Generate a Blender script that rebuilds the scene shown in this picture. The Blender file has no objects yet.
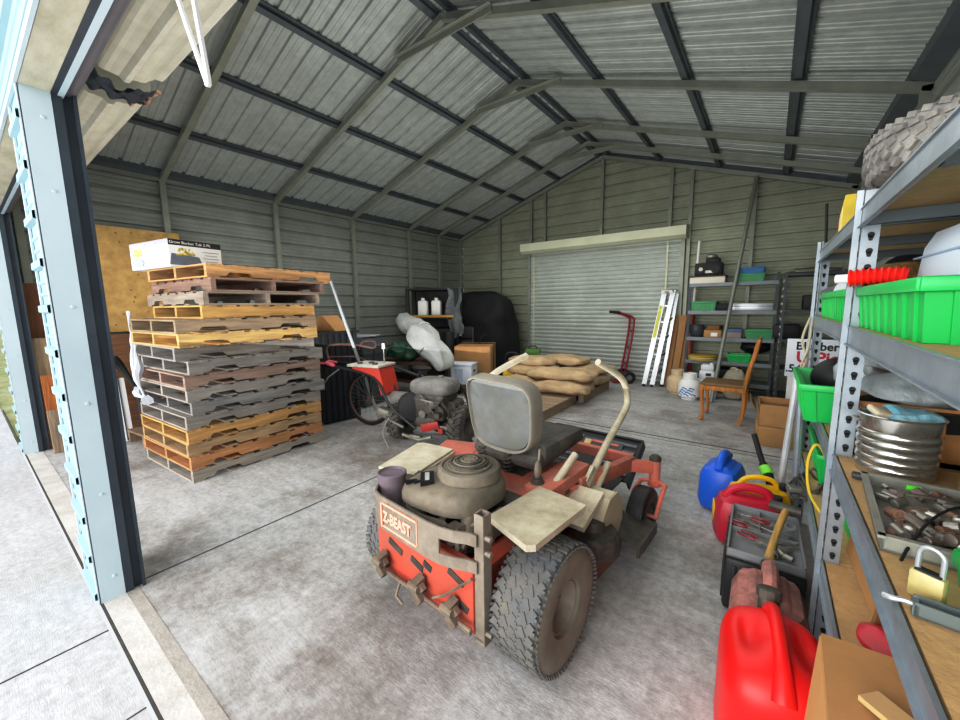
import bpy, math, random
from mathutils import Vector, Matrix, noise
PI = math.pi
random.seed(7)
scene = bpy.context.scene
COL = scene.collection

# ------------------------------------------------------------------ materials
MATS = {}
def lin(c):
    return tuple(((x/12.92) if x <= 0.04045 else ((x+0.055)/1.055)**2.4) for x in c)
def hexc(h):
    h = h.lstrip('#'); return lin(tuple(int(h[i:i+2], 16)/255 for i in (0, 2, 4)))
def mat(name, col, rough=0.6, metal=0.0, var=0.18, scale=6.0, bump=0.0, bscale=None, stretch=(1, 1, 1), dirt=None, dscale=2.5, damt=0.5, trans=0.0, alpha=1.0, spec=0.5, coat=0.0):
    """Principled material: noise driven tint, optional second colour in blotches, optional bump."""
    if name in MATS: return MATS[name]
    c = hexc(col) if isinstance(col, str) else col
    m = bpy.data.materials.new(name); m.use_nodes = True
    nt = m.node_tree; N = nt.nodes; L = nt.links
    b = N['Principled BSDF']
    b.inputs['Roughness'].default_value = rough; b.inputs['Metallic'].default_value = metal
    b.inputs['Specular IOR Level'].default_value = spec
    if trans: b.inputs['Transmission Weight'].default_value = trans
    if coat: b.inputs['Coat Weight'].default_value = coat
    if alpha < 1: b.inputs['Alpha'].default_value = alpha
    tc = N.new('ShaderNodeTexCoord'); mp = N.new('ShaderNodeMapping'); mp.inputs['Scale'].default_value = stretch
    L.new(tc.outputs['Object'], mp.inputs['Vector'])
    oi = N.new('ShaderNodeObjectInfo')
    ad = N.new('ShaderNodeVectorMath'); ad.operation = 'ADD'
    cm = N.new('ShaderNodeMath'); cm.operation = 'MULTIPLY'; cm.inputs[1].default_value = 37.0
    L.new(oi.outputs['Random'], cm.inputs[0]); L.new(mp.outputs['Vector'], ad.inputs[0]); L.new(cm.outputs[0], ad.inputs[1])
    n1 = N.new('ShaderNodeTexNoise'); n1.inputs['Scale'].default_value = scale; n1.inputs['Detail'].default_value = 6; n1.inputs['Roughness'].default_value = 0.65
    L.new(ad.outputs[0], n1.inputs['Vector'])
    r = N.new('ShaderNodeValToRGB')
    r.color_ramp.elements[0].position = 0.3; r.color_ramp.elements[1].position = 0.7
    r.color_ramp.elements[0].color = tuple(x*(1-var) for x in c)+(1,); r.color_ramp.elements[1].color = tuple(min(1, x*(1+var)) for x in c)+(1,)
    L.new(n1.outputs['Fac'], r.inputs['Fac']); out = r.outputs['Color']
    if dirt is not None:
        d = hexc(dirt) if isinstance(dirt, str) else dirt
        n2 = N.new('ShaderNodeTexNoise'); n2.inputs['Scale'].default_value = dscale; n2.inputs['Detail'].default_value = 8; n2.inputs['Roughness'].default_value = 0.7
        L.new(ad.outputs[0], n2.inputs['Vector'])
        r2 = N.new('ShaderNodeValToRGB'); r2.color_ramp.elements[0].position = 0.5-0.12; r2.color_ramp.elements[1].position = 0.5+0.16
        r2.color_ramp.elements[0].color = (0, 0, 0, 1); r2.color_ramp.elements[1].color = (damt, damt, damt, 1)
        L.new(n2.outputs['Fac'], r2.inputs['Fac'])
        mx = N.new('ShaderNodeMix'); mx.data_type = 'RGBA'
        L.new(r2.outputs['Color'], mx.inputs[0]); L.new(out, mx.inputs[6]); mx.inputs[7].default_value = d+(1,)
        out = mx.outputs[2]
    L.new(out, b.inputs['Base Color'])
    if bump:
        n3 = N.new('ShaderNodeTexNoise'); n3.inputs['Scale'].default_value = bscale or scale*4; n3.inputs['Detail'].default_value = 5
        L.new(mp.outputs['Vector'], n3.inputs['Vector'])
        bp = N.new('ShaderNodeBump'); bp.inputs['Strength'].default_value = bump; bp.inputs['Distance'].default_value = 0.02
        L.new(n3.outputs['Fac'], bp.inputs['Height']); L.new(bp.outputs['Normal'], b.inputs['Normal'])
    MATS[name] = m; return m

def wood(name, col, dark=None, rough=0.75, axis=0, scale=3.0):
    st = [14, 14, 14]; st[axis] = 1.2
    return mat(name, col, rough, var=0.35, scale=scale, stretch=tuple(st), dirt=dark or tuple(x*0.45 for x in hexc(col)), dscale=scale*0.55, damt=0.55, bump=0.25, bscale=scale*2)

# ------------------------------------------------------------------ mesh builder
class MB:
    def __init__(s): s.v = []; s.f = []; s.mi = []; s.sm = []; s.M = None
    def _add(s, vs, fs, m=0, smooth=False, M=None):
        o = len(s.v)
        for p in vs:
            p = Vector(p)
            if M is not None: p = M @ p
            if s.M is not None: p = s.M @ p
            s.v.append(p)
        for f in fs:
            s.f.append([i+o for i in f]); s.mi.append(m); s.sm.append(smooth)
        return s
    def box(s, c, d, rot=None, m=0, bev=0.0, taper=None):
        """box centred at c with sizes d; rot = z angle, Euler tuple or Matrix; bev = chamfer; taper=(tx,ty) scales the top"""
        hx, hy, hz = d[0]/2, d[1]/2, d[2]/2
        M = Matrix.Translation(Vector(c))
        if rot is not None:
            if isinstance(rot, (int, float)): M = M @ Matrix.Rotation(rot, 4, 'Z')
            elif isinstance(rot, Matrix): M = M @ rot.to_4x4()
            else:
                M = M @ Matrix.Rotation(rot[2], 4, 'Z') @ Matrix.Rotation(rot[1], 4, 'Y') @ Matrix.Rotation(rot[0], 4, 'X')
        tx, ty = taper or (1, 1)
        if bev <= 0:
            vs = [(-hx, -hy, -hz), (hx, -hy, -hz), (hx, hy, -hz), (-hx, hy, -hz), (-hx*tx, -hy*ty, hz), (hx*tx, -hy*ty, hz), (hx*tx, hy*ty, hz), (-hx*tx, hy*ty, hz)]
            fs = [(0, 3, 2, 1), (4, 5, 6, 7), (0, 1, 5, 4), (1, 2, 6, 5), (2, 3, 7, 6), (3, 0, 4, 7)]
            return s._add(vs, fs, m, False, M)
        b = min(bev, hx*.98, hy*.98, hz*.98)
        return s._rounded((hx, hy, hz), b, 2, m, M, (tx, ty))
    def _rounded(s, h, b, n, m, M, taper=(1, 1)):
        """rounded box: octant sphere corners pushed out"""
        hx, hy, hz = h[0]-b, h[1]-b, h[2]-b
        rings = []
        nlat, nlon = 2*(n+1), 4*(n+1)
        vs = []; rows = []
        lat = [(-PI/2 + PI/2*i/n) for i in range(n+1)] + [PI/2*i/n for i in range(n+1)]
        for k, la in enumerate(lat):
            sz = -1 if k <= n else 1
            row = []
            for q in range(4):
                for i in range(n+1):
                    lo = PI/2*q + PI/2*i/n
                    cx = hx if q in (0, 3) else -hx
                    cy = hy if q in (0, 1) else -hy
                    z = sz*hz + b*math.sin(la)
                    t = (z+h[2])/(2*h[2]) if h[2] else 0
                    fx = 1+(taper[0]-1)*t; fy = 1+(taper[1]-1)*t
                    row.append(len(vs)); vs.append(((cx + b*math.cos(la)*math.cos(lo))*fx, (cy + b*math.cos(la)*math.sin(lo))*fy, z))
            rows.append(row)
        fs = []
        for a, c in zip(rows[:-1], rows[1:]):
            k = len(a)
            for i in range(k):
                j = (i+1) % k; fs.append((a[i], a[j], c[j], c[i]))
        fs.append(tuple(reversed(rows[0]))); fs.append(tuple(rows[-1]))
        return s._add(vs, fs, m, True, M)
    def bar(s, p0, p1, w, h=None, m=0, up=(0, 0, 1), bev=0):
        p0, p1 = Vector(p0), Vector(p1); h = h or w
        d = p1-p0; L = d.length; z = d.normalized(); up = Vector(up)
        if abs(z.dot(up)) > .98: up = Vector((1, 0, 0)) if abs(z.x) < .9 else Vector((0, 1, 0))
        x = up.cross(z).normalized(); y = z.cross(x)
        R = Matrix((x, y, z)).transposed()
        return s.box((p0+p1)/2, (w, h, L), R, m, bev)
    def tube(s, pts, r, seg=8, m=0, closed=False, smooth=True, cap=True):
        pts = [Vector(p) for p in pts]; n = len(pts)
        rs = r if isinstance(r, (list, tuple)) else [r]*n
        vs = []; prev = None
        for i, p in enumerate(pts):
            if closed: t = pts[(i+1) % n]-pts[i-1]
            else: t = (pts[min(i+1, n-1)]-pts[max(i-1, 0)])
            t = t.normalized() if t.length > 1e-9 else Vector((0, 0, 1))
            if prev is None:
                a = Vector((0, 0, 1)) if abs(t.z) < .9 else Vector((1, 0, 0))
                x = t.cross(a).normalized()
            else:
                x = prev - t*prev.dot(t)
                x = x.normalized() if x.length > 1e-6 else t.orthogonal().normalized()
            prev = x; y = t.cross(x)
            for k in range(seg):
                a = 2*PI*k/seg; vs.append(p + (x*math.cos(a)+y*math.sin(a))*rs[i])
        fs = []
        for i in range(n if closed else n-1):
            j = (i+1) % n
            for k in range(seg):
                l = (k+1) % seg; fs.append((i*seg+k, i*seg+l, j*seg+l, j*seg+k))
        s._add(vs, fs, m, smooth)
        if cap and not closed:
            o = len(s.v)-len(vs)
            s.f.append([o+k for k in reversed(range(seg))]); s.mi.append(m); s.sm.append(False)
            s.f.append([o+(n-1)*seg+k for k in range(seg)]); s.mi.append(m); s.sm.append(False)
        return s
    def cyl(s, p0, p1, r0, r1=None, seg=20, m=0, smooth=True):
        return s.tube([p0, p1], [r0, r0 if r1 is None else r1], seg, m, smooth=smooth)
    def lathe(s, prof, seg=24, m=0, M=None, smooth=True, capb=True, capt=True):
        """profile of (radius, z) turned round z"""
        vs = []; fs = []
        for r, z in prof:
            for k in range(seg):
                a = 2*PI*k/seg; vs.append((r*math.cos(a), r*math.sin(a), z))
        for i in range(len(prof)-1):
            for k in range(seg):
                l = (k+1) % seg; fs.append((i*seg+k, i*seg+l, (i+1)*seg+l, (i+1)*seg+k))
        if capb: fs.append(tuple(reversed(range(seg))))
        if capt: fs.append(tuple((len(prof)-1)*seg+k for k in range(seg)))
        return s._add(vs, fs, m, smooth, M)
    def prism(s, poly, a, b, axis='z', m=0, M=None, smooth=False):
        """polygon extruded between a and b along an axis; poly is in the other two axes in order"""
        def mk(p, t):
            if axis == 'z': return (p[0], p[1], t)
            if axis == 'x': return (t, p[0], p[1])
            return (p[0], t, p[1])
        n = len(poly)
        vs = [mk(p, a) for p in poly]+[mk(p, b) for p in poly]
        fs = [tuple(reversed(range(n))), tuple(range(n, 2*n))]+[(i, (i+1) % n, (i+1) % n+n, i+n) for i in range(n)]
        return s._add(vs, fs, m, smooth, M)
    def ell(s, c, r, seg=16, rings=10, m=0, M=None, e=1.0):
        vs = []; fs = []
        def p_(x): return math.copysign(abs(x)**e, x)
        for i in range(1, rings):
            a = -PI/2+PI*i/rings
            for k in range(seg):
                b = 2*PI*k/seg
                vs.append((r[0]*p_(math.cos(a))*p_(math.cos(b)), r[1]*p_(math.cos(a))*p_(math.sin(b)), r[2]*p_(math.sin(a))))
        nb = len(vs); vs += [(0, 0, -r[2]), (0, 0, r[2])]
        for i in range(rings-2):
            for k in range(seg):
                l = (k+1) % seg; fs.append((i*seg+k, i*seg+l, (i+1)*seg+l, (i+1)*seg+k))
        for k in range(seg):
            l = (k+1) % seg; fs.append((nb, l, k)); fs.append((nb+1, (rings-2)*seg+k, (rings-2)*seg+l))
        T = Matrix.Translation(Vector(c)) @ (M.to_4x4() if M is not None else Matrix())
        return s._add(vs, fs, m, True, T)
    def grid(s, fn, nu, nv, m=0, smooth=True, wrap=False, M=None):
        vs = [fn(i/nu, j/nv) for j in range(nv+1) for i in range(nu+1)]; w = nu+1
        fs = [(j*w+i, j*w+i+1, (j+1)*w+i+1, (j+1)*w+i) for j in range(nv) for i in range(nu)]
        return s._add(vs, fs, m, smooth, M)
    def quad(s, pts, m=0): return s._add(pts, [tuple(range(len(pts)))], m, False)
    def jitter(s, amt, freq=3.0, seed=0.0):
        for i, p in enumerate(s.v):
            q = p*freq+Vector((seed, seed*1.7, seed*.3))
            s.v[i] = p+noise.noise_vector(q)*amt
        return s
    def build(s, name, mats, parent=None, loc=None, sharp=35, rot=None):
        me = bpy.data.meshes.new(name); me.from_pydata([tuple(p) for p in s.v], [], s.f)
        if not isinstance(mats, (list, tuple)): mats = [mats]
        for x in mats: me.materials.append(x)
        me.polygons.foreach_set('material_index', s.mi); me.polygons.foreach_set('use_smooth', s.sm)
        me.update()
        if any(s.sm): me.set_sharp_from_angle(angle=math.radians(sharp))
        o = bpy.data.objects.new(name, me); COL.objects.link(o)
        if parent is not None: o.parent = parent
        if loc is not None: o.location = loc
        if rot is not None: o.rotation_euler = rot if not isinstance(rot, (int, float)) else (0, 0, rot)
        return o

def tag(o, label, cat, group=None, kind=None):
    o['label'] = label; o['category'] = cat
    if group: o['group'] = group
    if kind: o['kind'] = kind
    return o
def thing(name, label, cat, loc=(0, 0, 0), rot=0, group=None):
    o = bpy.data.objects.new(name, None); COL.objects.link(o); o.empty_display_size = 0.1
    o.location = loc; o.rotation_euler = rot if not isinstance(rot, (int, float)) else (0, 0, rot)
    return tag(o, label, cat, group)
def struct(o):
    o['kind'] = 'structure'; return o
def copy_tree(o, parent=None):
    c = o.copy(); COL.objects.link(c)
    if parent is not None: c.parent = parent
    for ch in [x for x in bpy.data.objects if x.parent == o]: copy_tree(ch, c)
    return c
def text_part(txt, size, m, parent, loc, rot, name='lettering', ext=0.0015, align='LEFT', sx=1.0, bold=0.0):
    """lettering as real mesh geometry"""
    cu = bpy.data.curves.new(name+'_curve', 'FONT'); cu.body = txt; cu.size = size; cu.extrude = ext; cu.offset = bold; cu.align_x = align; cu.resolution_u = 3
    to = bpy.data.objects.new(name+'_tmp', cu); COL.objects.link(to)
    dg = bpy.context.evaluated_depsgraph_get(); dg.update()
    me = bpy.data.meshes.new_from_object(to.evaluated_get(dg)); me.name = name
    bpy.data.objects.remove(to); bpy.data.curves.remove(cu)
    me.materials.clear(); me.materials.append(m)
    o = bpy.data.objects.new(name, me); COL.objects.link(o); o.parent = parent; o.location = loc; o.rotation_euler = rot; o.scale = (sx, 1, 1)
    return o
# ------------------------------------------------------------------ camera
cam_d = bpy.data.cameras.new('camera'); cam = bpy.data.objects.new('camera', cam_d); COL.objects.link(cam)
def camera():
    f, yaw, pitch, roll = 388.0975, -0.640247796, 0.137475405, -0.0127202507
    cy, sy, cp, sp = math.cos(yaw), math.sin(yaw), math.cos(pitch), math.sin(pitch)
    fw = Vector((sy*cp, cy*cp, -sp)); rt = Vector((cy, -sy, 0)); up = rt.cross(fw)
    c, s = math.cos(roll), math.sin(roll)
    r2 = rt*c+up*s; u2 = up*c-rt*s
    M = Matrix((r2, u2, -fw)).transposed().to_4x4(); M.translation = Vector((0, 0, 1.43))
    cam.matrix_world = M
    cam_d.sensor_width = 36; cam_d.lens = f/960*36; cam_d.clip_start = 0.02
camera(); scene.camera = cam

# ------------------------------------------------------------------ surface materials
m_side = mat('siding_inside', '#979c95', 0.55, 0.3, var=0.14, scale=1.6, stretch=(1, 1, 1), dirt='#777c75', dscale=3, damt=.5)
m_gable = mat('siding_gable', '#9ea38e', 0.55, 0.25, var=0.14, scale=1.6, dirt='#81876f', dscale=3, damt=.5)
m_roof = mat('roof_sheet', '#b4bab6', 0.45, 0.3, var=0.1, scale=2.2, dirt='#8b918e', dscale=9, damt=.45)
m_tube = mat('galvanised_tube', '#92968a', 0.5, 0.45, var=0.15, scale=5)
m_purl = mat('dark_purlin', '#565d62', 0.5, 0.4, var=0.2, scale=5)
m_blue = mat('pale_blue_trim', '#c3d5dd', 0.4, 0.0, var=0.05, scale=3, dirt='#b3c6cd', dscale=2, damt=.5)
m_out = mat('siding_outside', '#8fb0ba', 0.45, 0.0, var=0.06, scale=3)  # outer siding: shade of the strip between the doors put into the colour
m_dark = mat('dark_rubber_track', '#3c4650', 0.5, 0.2, var=0.2, scale=6)
m_cream = mat('cream_curtain', '#cdcabb', 0.5, 0.05, var=0.08, scale=4, dirt='#a19c8a', dscale=5, damt=.5)
m_grime = mat('grimy_soffit', '#d0ccb8', 0.5, 0.05, var=0.06, scale=3, stretch=(3, 9, 6), dirt='#847f6a', dscale=1.5, damt=.55)

def concrete(name, c0, c1, stain, stain_amt, streak=(1.2, 7, 1)):
    m = bpy.data.materials.new(name); m.use_nodes = True; nt = m.node_tree; N = nt.nodes; L = nt.links; b = N['Principled BSDF']
    b.inputs['Roughness'].default_value = 0.82; b.inputs['Specular IOR Level'].default_value = .3
    tc = N.new('ShaderNodeTexCoord')
    mp = N.new('ShaderNodeMapping'); mp.inputs['Scale'].default_value = streak; L.new(tc.outputs['Object'], mp.inputs['Vector'])
    def nz(src, sc, det=6, ro=.65):
        n = N.new('ShaderNodeTexNoise'); n.inputs['Scale'].default_value = sc; n.inputs['Detail'].default_value = det; n.inputs['Roughness'].default_value = ro
        L.new(src, n.inputs['Vector']); return n.outputs['Fac']
    def ramp(src, p0, p1, a, c):
        r = N.new('ShaderNodeValToRGB'); r.color_ramp.elements[0].position = p0; r.color_ramp.elements[1].position = p1
        r.color_ramp.elements[0].color = a; r.color_ramp.elements[1].color = c; L.new(src, r.inputs['Fac']); return r.outputs['Color']
    base = ramp(nz(mp.outputs['Vector'], 2.2, 8, .75), .32, .68, hexc(c0)+(1,), hexc(c1)+(1,))
    st = ramp(nz(tc.outputs['Object'], .75, 9, .72), .47, .66, (0, 0, 0, 1), (stain_amt,)*3+(1,))
    mx = N.new('ShaderNodeMix'); mx.data_type = 'RGBA'; L.new(st, mx.inputs[0]); L.new(base, mx.inputs[6]); mx.inputs[7].default_value = hexc(stain)+(1,)
    sp = ramp(nz(tc.outputs['Object'], 26, 6, .8), .3, .7, (.62, .62, .61, 1), (1.14, 1.14, 1.14, 1))
    ml = N.new('ShaderNodeMix'); ml.data_type = 'RGBA'; ml.blend_type = 'MULTIPLY'; ml.inputs[0].default_value = 1
    L.new(mx.outputs[2], ml.inputs[6]); L.new(sp, ml.inputs[7])
    L.new(ml.outputs[2], b.inputs['Base Color'])
    bp = N.new('ShaderNodeBump'); bp.inputs['Strength'].default_value = .35; bp.inputs['Distance'].default_value = .006
    L.new(nz(mp.outputs['Vector'], 22, 4), bp.inputs['Height']); L.new(bp.outputs['Normal'], b.inputs['Normal'])
    return m
m_floor = concrete('concrete_floor', '#aeadac', '#d0d0d0', '#7d746b', .9, (1.6, 4.5, 1))
m_apron = concrete('concrete_apron', '#c2c2c5', '#dcdcdf', '#b0aeab', .6, (1.5, 9, 1))
m_joint = mat('joint_line', '#4c4743', .9, var=.3, scale=20)
m_thr = mat('worn_white_paint', '#dcd9d2', .7, var=.08, scale=14, dirt='#a9a39a', dscale=7, damt=.8, bump=.2)
m_thr2 = mat('dusty_sill', '#a8a199', .8, var=.15, scale=20, bump=.2)
m_grass = mat('grass_ground', '#8f9a5c', .9, var=.4, scale=7, dirt='#c2b79b', dscale=2.2, damt=.85, bump=.6, bscale=60)

XL, XR_, YF, YB = -6.21, 0.84, 0.36, 7.62
ZE, ZR, XC = 3.05, 4.21, -2.715
# ------------------------------------------------------------------ ground, floor
b = MB(); b.box((-2.7, 4.1, -.06), (7.2, 7.5, .12)); struct(b.build('floor', m_floor))
b = MB(); b.box((-2.6, 3.9, .0006), (.012, 7.1, .0012)); b.box((-2.7, 4.43, .0006), (7.0, .022, .0012)); b.box((-2.7, 4.33, .0005), (7.0, .006, .001))
struct(b.build('floor_joint', m_joint))
b = MB(); b.box((-4, -4.85, -.061), (18, 10.2, .12)); struct(b.build('ground_apron', m_apron))
b = MB(); b.box((-4.0, .268, .0007), (10, .012, .0014))
for y, x0, x1 in ((-.02, -1, 0),): pass
b.box((-2.3, -5, .0007), (.008, 10.5, .0014)); b.box((-1.72, -5, .0006), (.006, 10.5, .0012)); struct(b.build('ground_apron_joint', m_joint))
b = MB(); b.box((-.85, .318, .001), (3.4, .085, .002)); struct(b.build('floor_threshold', m_thr))
b = MB(); b.box((-.85, .385, .001), (3.4, .05, .002)); struct(b.build('floor_threshold_edge', m_thr2))
b = MB(); b.box((-4.4, .33, .001), (3.05, .11, .002)); struct(b.build('floor_threshold_far', m_thr))
b = MB(); b.box((-30, 10, -.075), (46, 60, .1)); struct(b.build('ground_grass', m_grass))

# ------------------------------------------------------------------ ribbed sheets
def rib_profile(length, pitch=.2, h=.03, minor=.006):
    pts = []; n = int(math.ceil(length/pitch))
    for i in range(n):
        u = i*pitch
        for du, z in ((0, 0), (.02, 0), (.028, h), (.058, h), (.066, 0), (.1, 0), (.106, minor), (.116, minor), (.122, 0), (.155, 0), (.161, minor), (.171, minor), (.177, 0)):
            if u+du <= length: pts.append((u+du, z))
    pts.append((length, 0)); return pts
def sheet(name, o, du, dv, lu, lv, nrm, m, pitch=.2, h=.04, mask=None, lvfn=None):
    """ribbed sheet: ribs repeat along du over lu, run along dv over lv; nrm = direction the ribs rise"""
    o, du, dv, nrm = Vector(o), Vector(du).normalized(), Vector(dv).normalized(), Vector(nrm)
    mb = MB(); pr = rib_profile(lu, pitch, h)
    vs = []; 
    for u, z in pr:
        v0, v1 = (0, lv) if lvfn is None else lvfn(u)
        vs.append(o+du*u+nrm*z+dv*v0); vs.append(o+du*u+nrm*z+dv*v1)
    fs = [(2*i, 2*i+2, 2*i+3, 2*i+1) for i in range(len(pr)-1)]
    mb._add(vs, fs); return struct(mb.build(name, m))
sheet('wall_left', (XL-.02, YF, 0), (0, 0, 1), (0, 1, 0), ZE+.02, YB-YF, (-1, 0, 0), m_side)
def gab(u):
    if u <= ZE: return (0, XR_-XL)
    k = (u-ZE)/(ZR-ZE)*(XC-XL); return (k, (XR_-XL)-k)
sheet('wall_back', (XL, YB+.02, 0), (0, 0, 1), (1, 0, 0), ZR-.01, 7, (0, 1, 0), m_gable, lvfn=gab)
sheet('wall_right', (XR_, YF, 0), (0, 0, 1), (0, 1, 0), ZE+.02, YB-YF, (1, 0, 0), m_side)
sl = (ZR-ZE)/(XC-XL); LS = math.hypot(XC-XL, ZR-ZE)
ov = .05
sheet('ceiling_left', (XL, .1, ZE+ov), (0, 1, 0), (XC-XL, 0, ZR-ZE), YB-.1+.05, LS+.01, Vector((-sl, 0, 1)).normalized(), m_roof, h=.024)
sheet('ceiling_right', (XR_+.08, .1, ZE+ov-.02), (0, 1, 0), (XC-XR_-.08, 0, ZR-ZE+.02), YB-.1+.05, LS+.1, Vector((sl, 0, 1)).normalized(), m_roof, h=.024)
# front wall: strip between the two doors, left jamb, header
def front_panel(nm, x0, x1, z0, z1):
    sheet(nm, (x0, .268, z0), (0, 0, 1), (1, 0, 0), z1-z0, x1-x0, (0, -1, 0), m_out, h=.02)
front_panel('wall_front', -2.86, -2.545, 0, 2.38)
front_panel('wall_front_header', -6.3, 1.2, 2.36, 3.0)
front_panel('wall_front_corner', -6.3, -5.955, 0, 2.36)
def jamb(nm, x, sgn):
    b = MB(); b.box((x-sgn*.002, .31, 1.18), (.006, .095, 2.36)); b.box((x-sgn*.012, .262, 1.18), (.026, .008, 2.36))
    struct(b.build(nm, m_blue))
    b = MB(); b.box((x-sgn*.01, .375, 1.19), (.02, .032, 2.38)); b.box((x-sgn*.03, .41, 1.19), (.012, .05, 2.38)); b.box((x-sgn*.008, .432, 1.19), (.022, .012, 2.38))
    struct(b.build(nm+'_track', m_dark))
    b = MB()
    for z in (.12, .55, 1.0, 1.45, 1.95, 2.25):
        b.cyl((x, .325, z), (x+sgn*.006, .325, z), .009, .006, 8)
    struct(b.build(nm+'_screw', m_blue))
jamb('trim_1', -2.54, 1); jamb('trim_2', -5.95, 1); jamb('trim_3', -2.865, -1)
b = MB(); b.box((-2.70, .33, 1.19), (.31, .06, 2.36)); struct(b.build('wall_front_core', m_blue))
b = MB(); b.box((-.75, .312, 2.365), (3.6, .092, .012)); b.box((-4.4, .312, 2.365), (3.1, .092, .012)); struct(b.build('trim_4', m_grime))
b = MB(); b.box((-2.6, .372, 2.37), (7.3, .03, .025)); struct(b.build('trim_5', m_dark))
b = MB(); b.box((-2.6, .258, 2.372), (7.4, .012, .03)); struct(b.build('trim_6', m_blue))
b = MB(); b.box((-2.7, .372, 2.75), (7.2, .012, .7)); struct(b.build('wall_front_inside', m_side))
b = MB()
b.prism([(-.06, 2.98), (-.06, 3.06), (.12, 3.18), (.12, 3.08)], .1, 7.7, 'y', M=Matrix.Translation((XL, 0, 0)))
struct(b.build('trim_60', m_purl))
b = MB(); b.prism([(.1, 2.96), (.1, 3.04), (-.12, 3.18), (-.12, 3.06)], .1, 7.7, 'y', M=Matrix.Translation((XR_, 0, 0))); struct(b.build('trim_61', m_purl))
b = MB(); b.bar((XL, YB+.03, ZE+.03), (XC, YB+.03, ZR+.05), .1, .14, up=(0, 1, 0)); b.bar((XR_, YB+.03, ZE-.02), (XC, YB+.03, ZR+.05), .1, .14, up=(0, 1, 0)); struct(b.build('trim_62', m_purl))
b = MB(); b.box((XR_, YB+.02, 1.6), (.1, .1, 3.2)); struct(b.build('trim_63', m_purl))
b = MB(); b.box((-2.7, .372, 3.6), (7.2, .012, 1.1)); struct(b.build('wall_front_gable', m_side))

# ------------------------------------------------------------------ steel frame
def rl(x): return ZE+(x-XL)*sl if x < XC else ZR-(x-XC)*sl
tn = [7]
def trim(mb, m):
    o = mb.build('trim_%d' % tn[0], m); tn[0] += 1; return struct(o)
for y in (.5, 1.73, 3.11, 4.49, 5.87, 6.79, 7.57):
    b = MB(); b.bar((XL+.03, y, rl(XL)-.02), (XC, y, ZR-.05), .06, .06, up=(0, 1, 0)); trim(b, m_tube)
    b = MB(); b.bar((XC, y, ZR-.05), (XR_, y, rl(XR_)-.05), .06, .06, up=(0, 1, 0)); trim(b, m_tube)
    b = MB(); b.bar((XL+.03, y, 0), (XL+.03, y, ZE-.02), .06, .06); trim(b, m_tube)
    if 1 < y < 7:
        b = MB(); b.bar((XC-.6, y-.035, ZR-.23), (XC+.6, y-.035, ZR-.23), .012, .06); b.bar((XC-.6, y-.06, ZR-.205), (XC+.6, y-.06, ZR-.205), .05, .01); trim(b, m_tube)
    if 1 < y:
        b = MB(); b.bar((XR_-.03, y, 0), (XR_-.03, y, ZE-.05), .06, .06); trim(b, m_tube)
for x in (-5.355, -4.45, -3.62, -2.80, -2.63, -1.72, -.82, .05):
    b = MB(); z = rl(x)+.018
    a = math.atan(sl)*(-1 if x < XC else 1)
    b.box((x, 4.05, z), (.055, 7.1, .035), (0, a, 0)); b.box((x, 4.05, z+.02), (.11, 7.1, .006), (0, a, 0)); trim(b, m_purl)
for x, z0 in ((-5.05, 0), (-4.24, 0), (-3.914, 2.7), (XC, 2.7), (-1.51, 2.7), (-1.2, 0), (-.316, 0)):
    b = MB(); b.bar((x, YB-.03, z0), (x, YB-.03, rl(x)-.04), .055, .055); trim(b, m_tube)
b = MB(); b.box((XL+.03, 4, ZE-.01), (.06, 7.2, .06)); trim(b, m_tube)
b = MB(); b.box((XL+.02, 4, .03), (.05, 7.2, .06)); trim(b, m_tube)

# ------------------------------------------------------------------ back roll-up door
m_slat = mat('door_slats', '#b8beb9', .45, .15, var=.06, scale=3, dirt='#8f9384', dscale=2, damt=.4)
m_hood = mat('door_hood', '#c3c6ae', .45, .1, var=.06, scale=3)
d = bpy.data.objects.new('door_1', None); COL.objects.link(d); d.location = (-2.76, 7.56, 0); struct(d)
b = MB(); vs = []; n = 31; hs = 2.56/n
prof = []
for i in range(n):
    for t, yy in ((0, 0), (.12, -.012), (.5, -.022), (.8, -.012), (.86, .004), (.97, .004)): prof.append((i*hs+t*hs, yy))
for z, yy in prof: vs += [(-1.47, yy, z), (1.47, yy, z)]
b._add(vs, [(2*i, 2*i+1, 2*i+3, 2*i+2) for i in range(len(prof)-1)]); b.build('curtain', m_slat, d)
b = MB(); b.box((-1.49, -.02, 1.28), (.06, .06, 2.56)); b.build('guide_rail', m_tube, d)
b = MB(); b.box((1.49, -.02, 1.28), (.06, .06, 2.56)); b.build('guide_rail', m_tube, d)
b = MB(); b.prism([(.03, 2.52), (-.2, 2.51), (-.27, 2.56), (-.27, 2.71), (.03, 2.76)], -1.58, 1.56, 'x'); b.build('hood', m_hood, d)
b = MB(); b.box((-1.37, -.035, 1.3), (.035, .006, 2.5)); b.build('strap', m_hood, d)
b = MB(); b.box((1.25, -.035, 1.75), (.03, .006, 1.6)); b.build('strap', m_hood, d)

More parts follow.
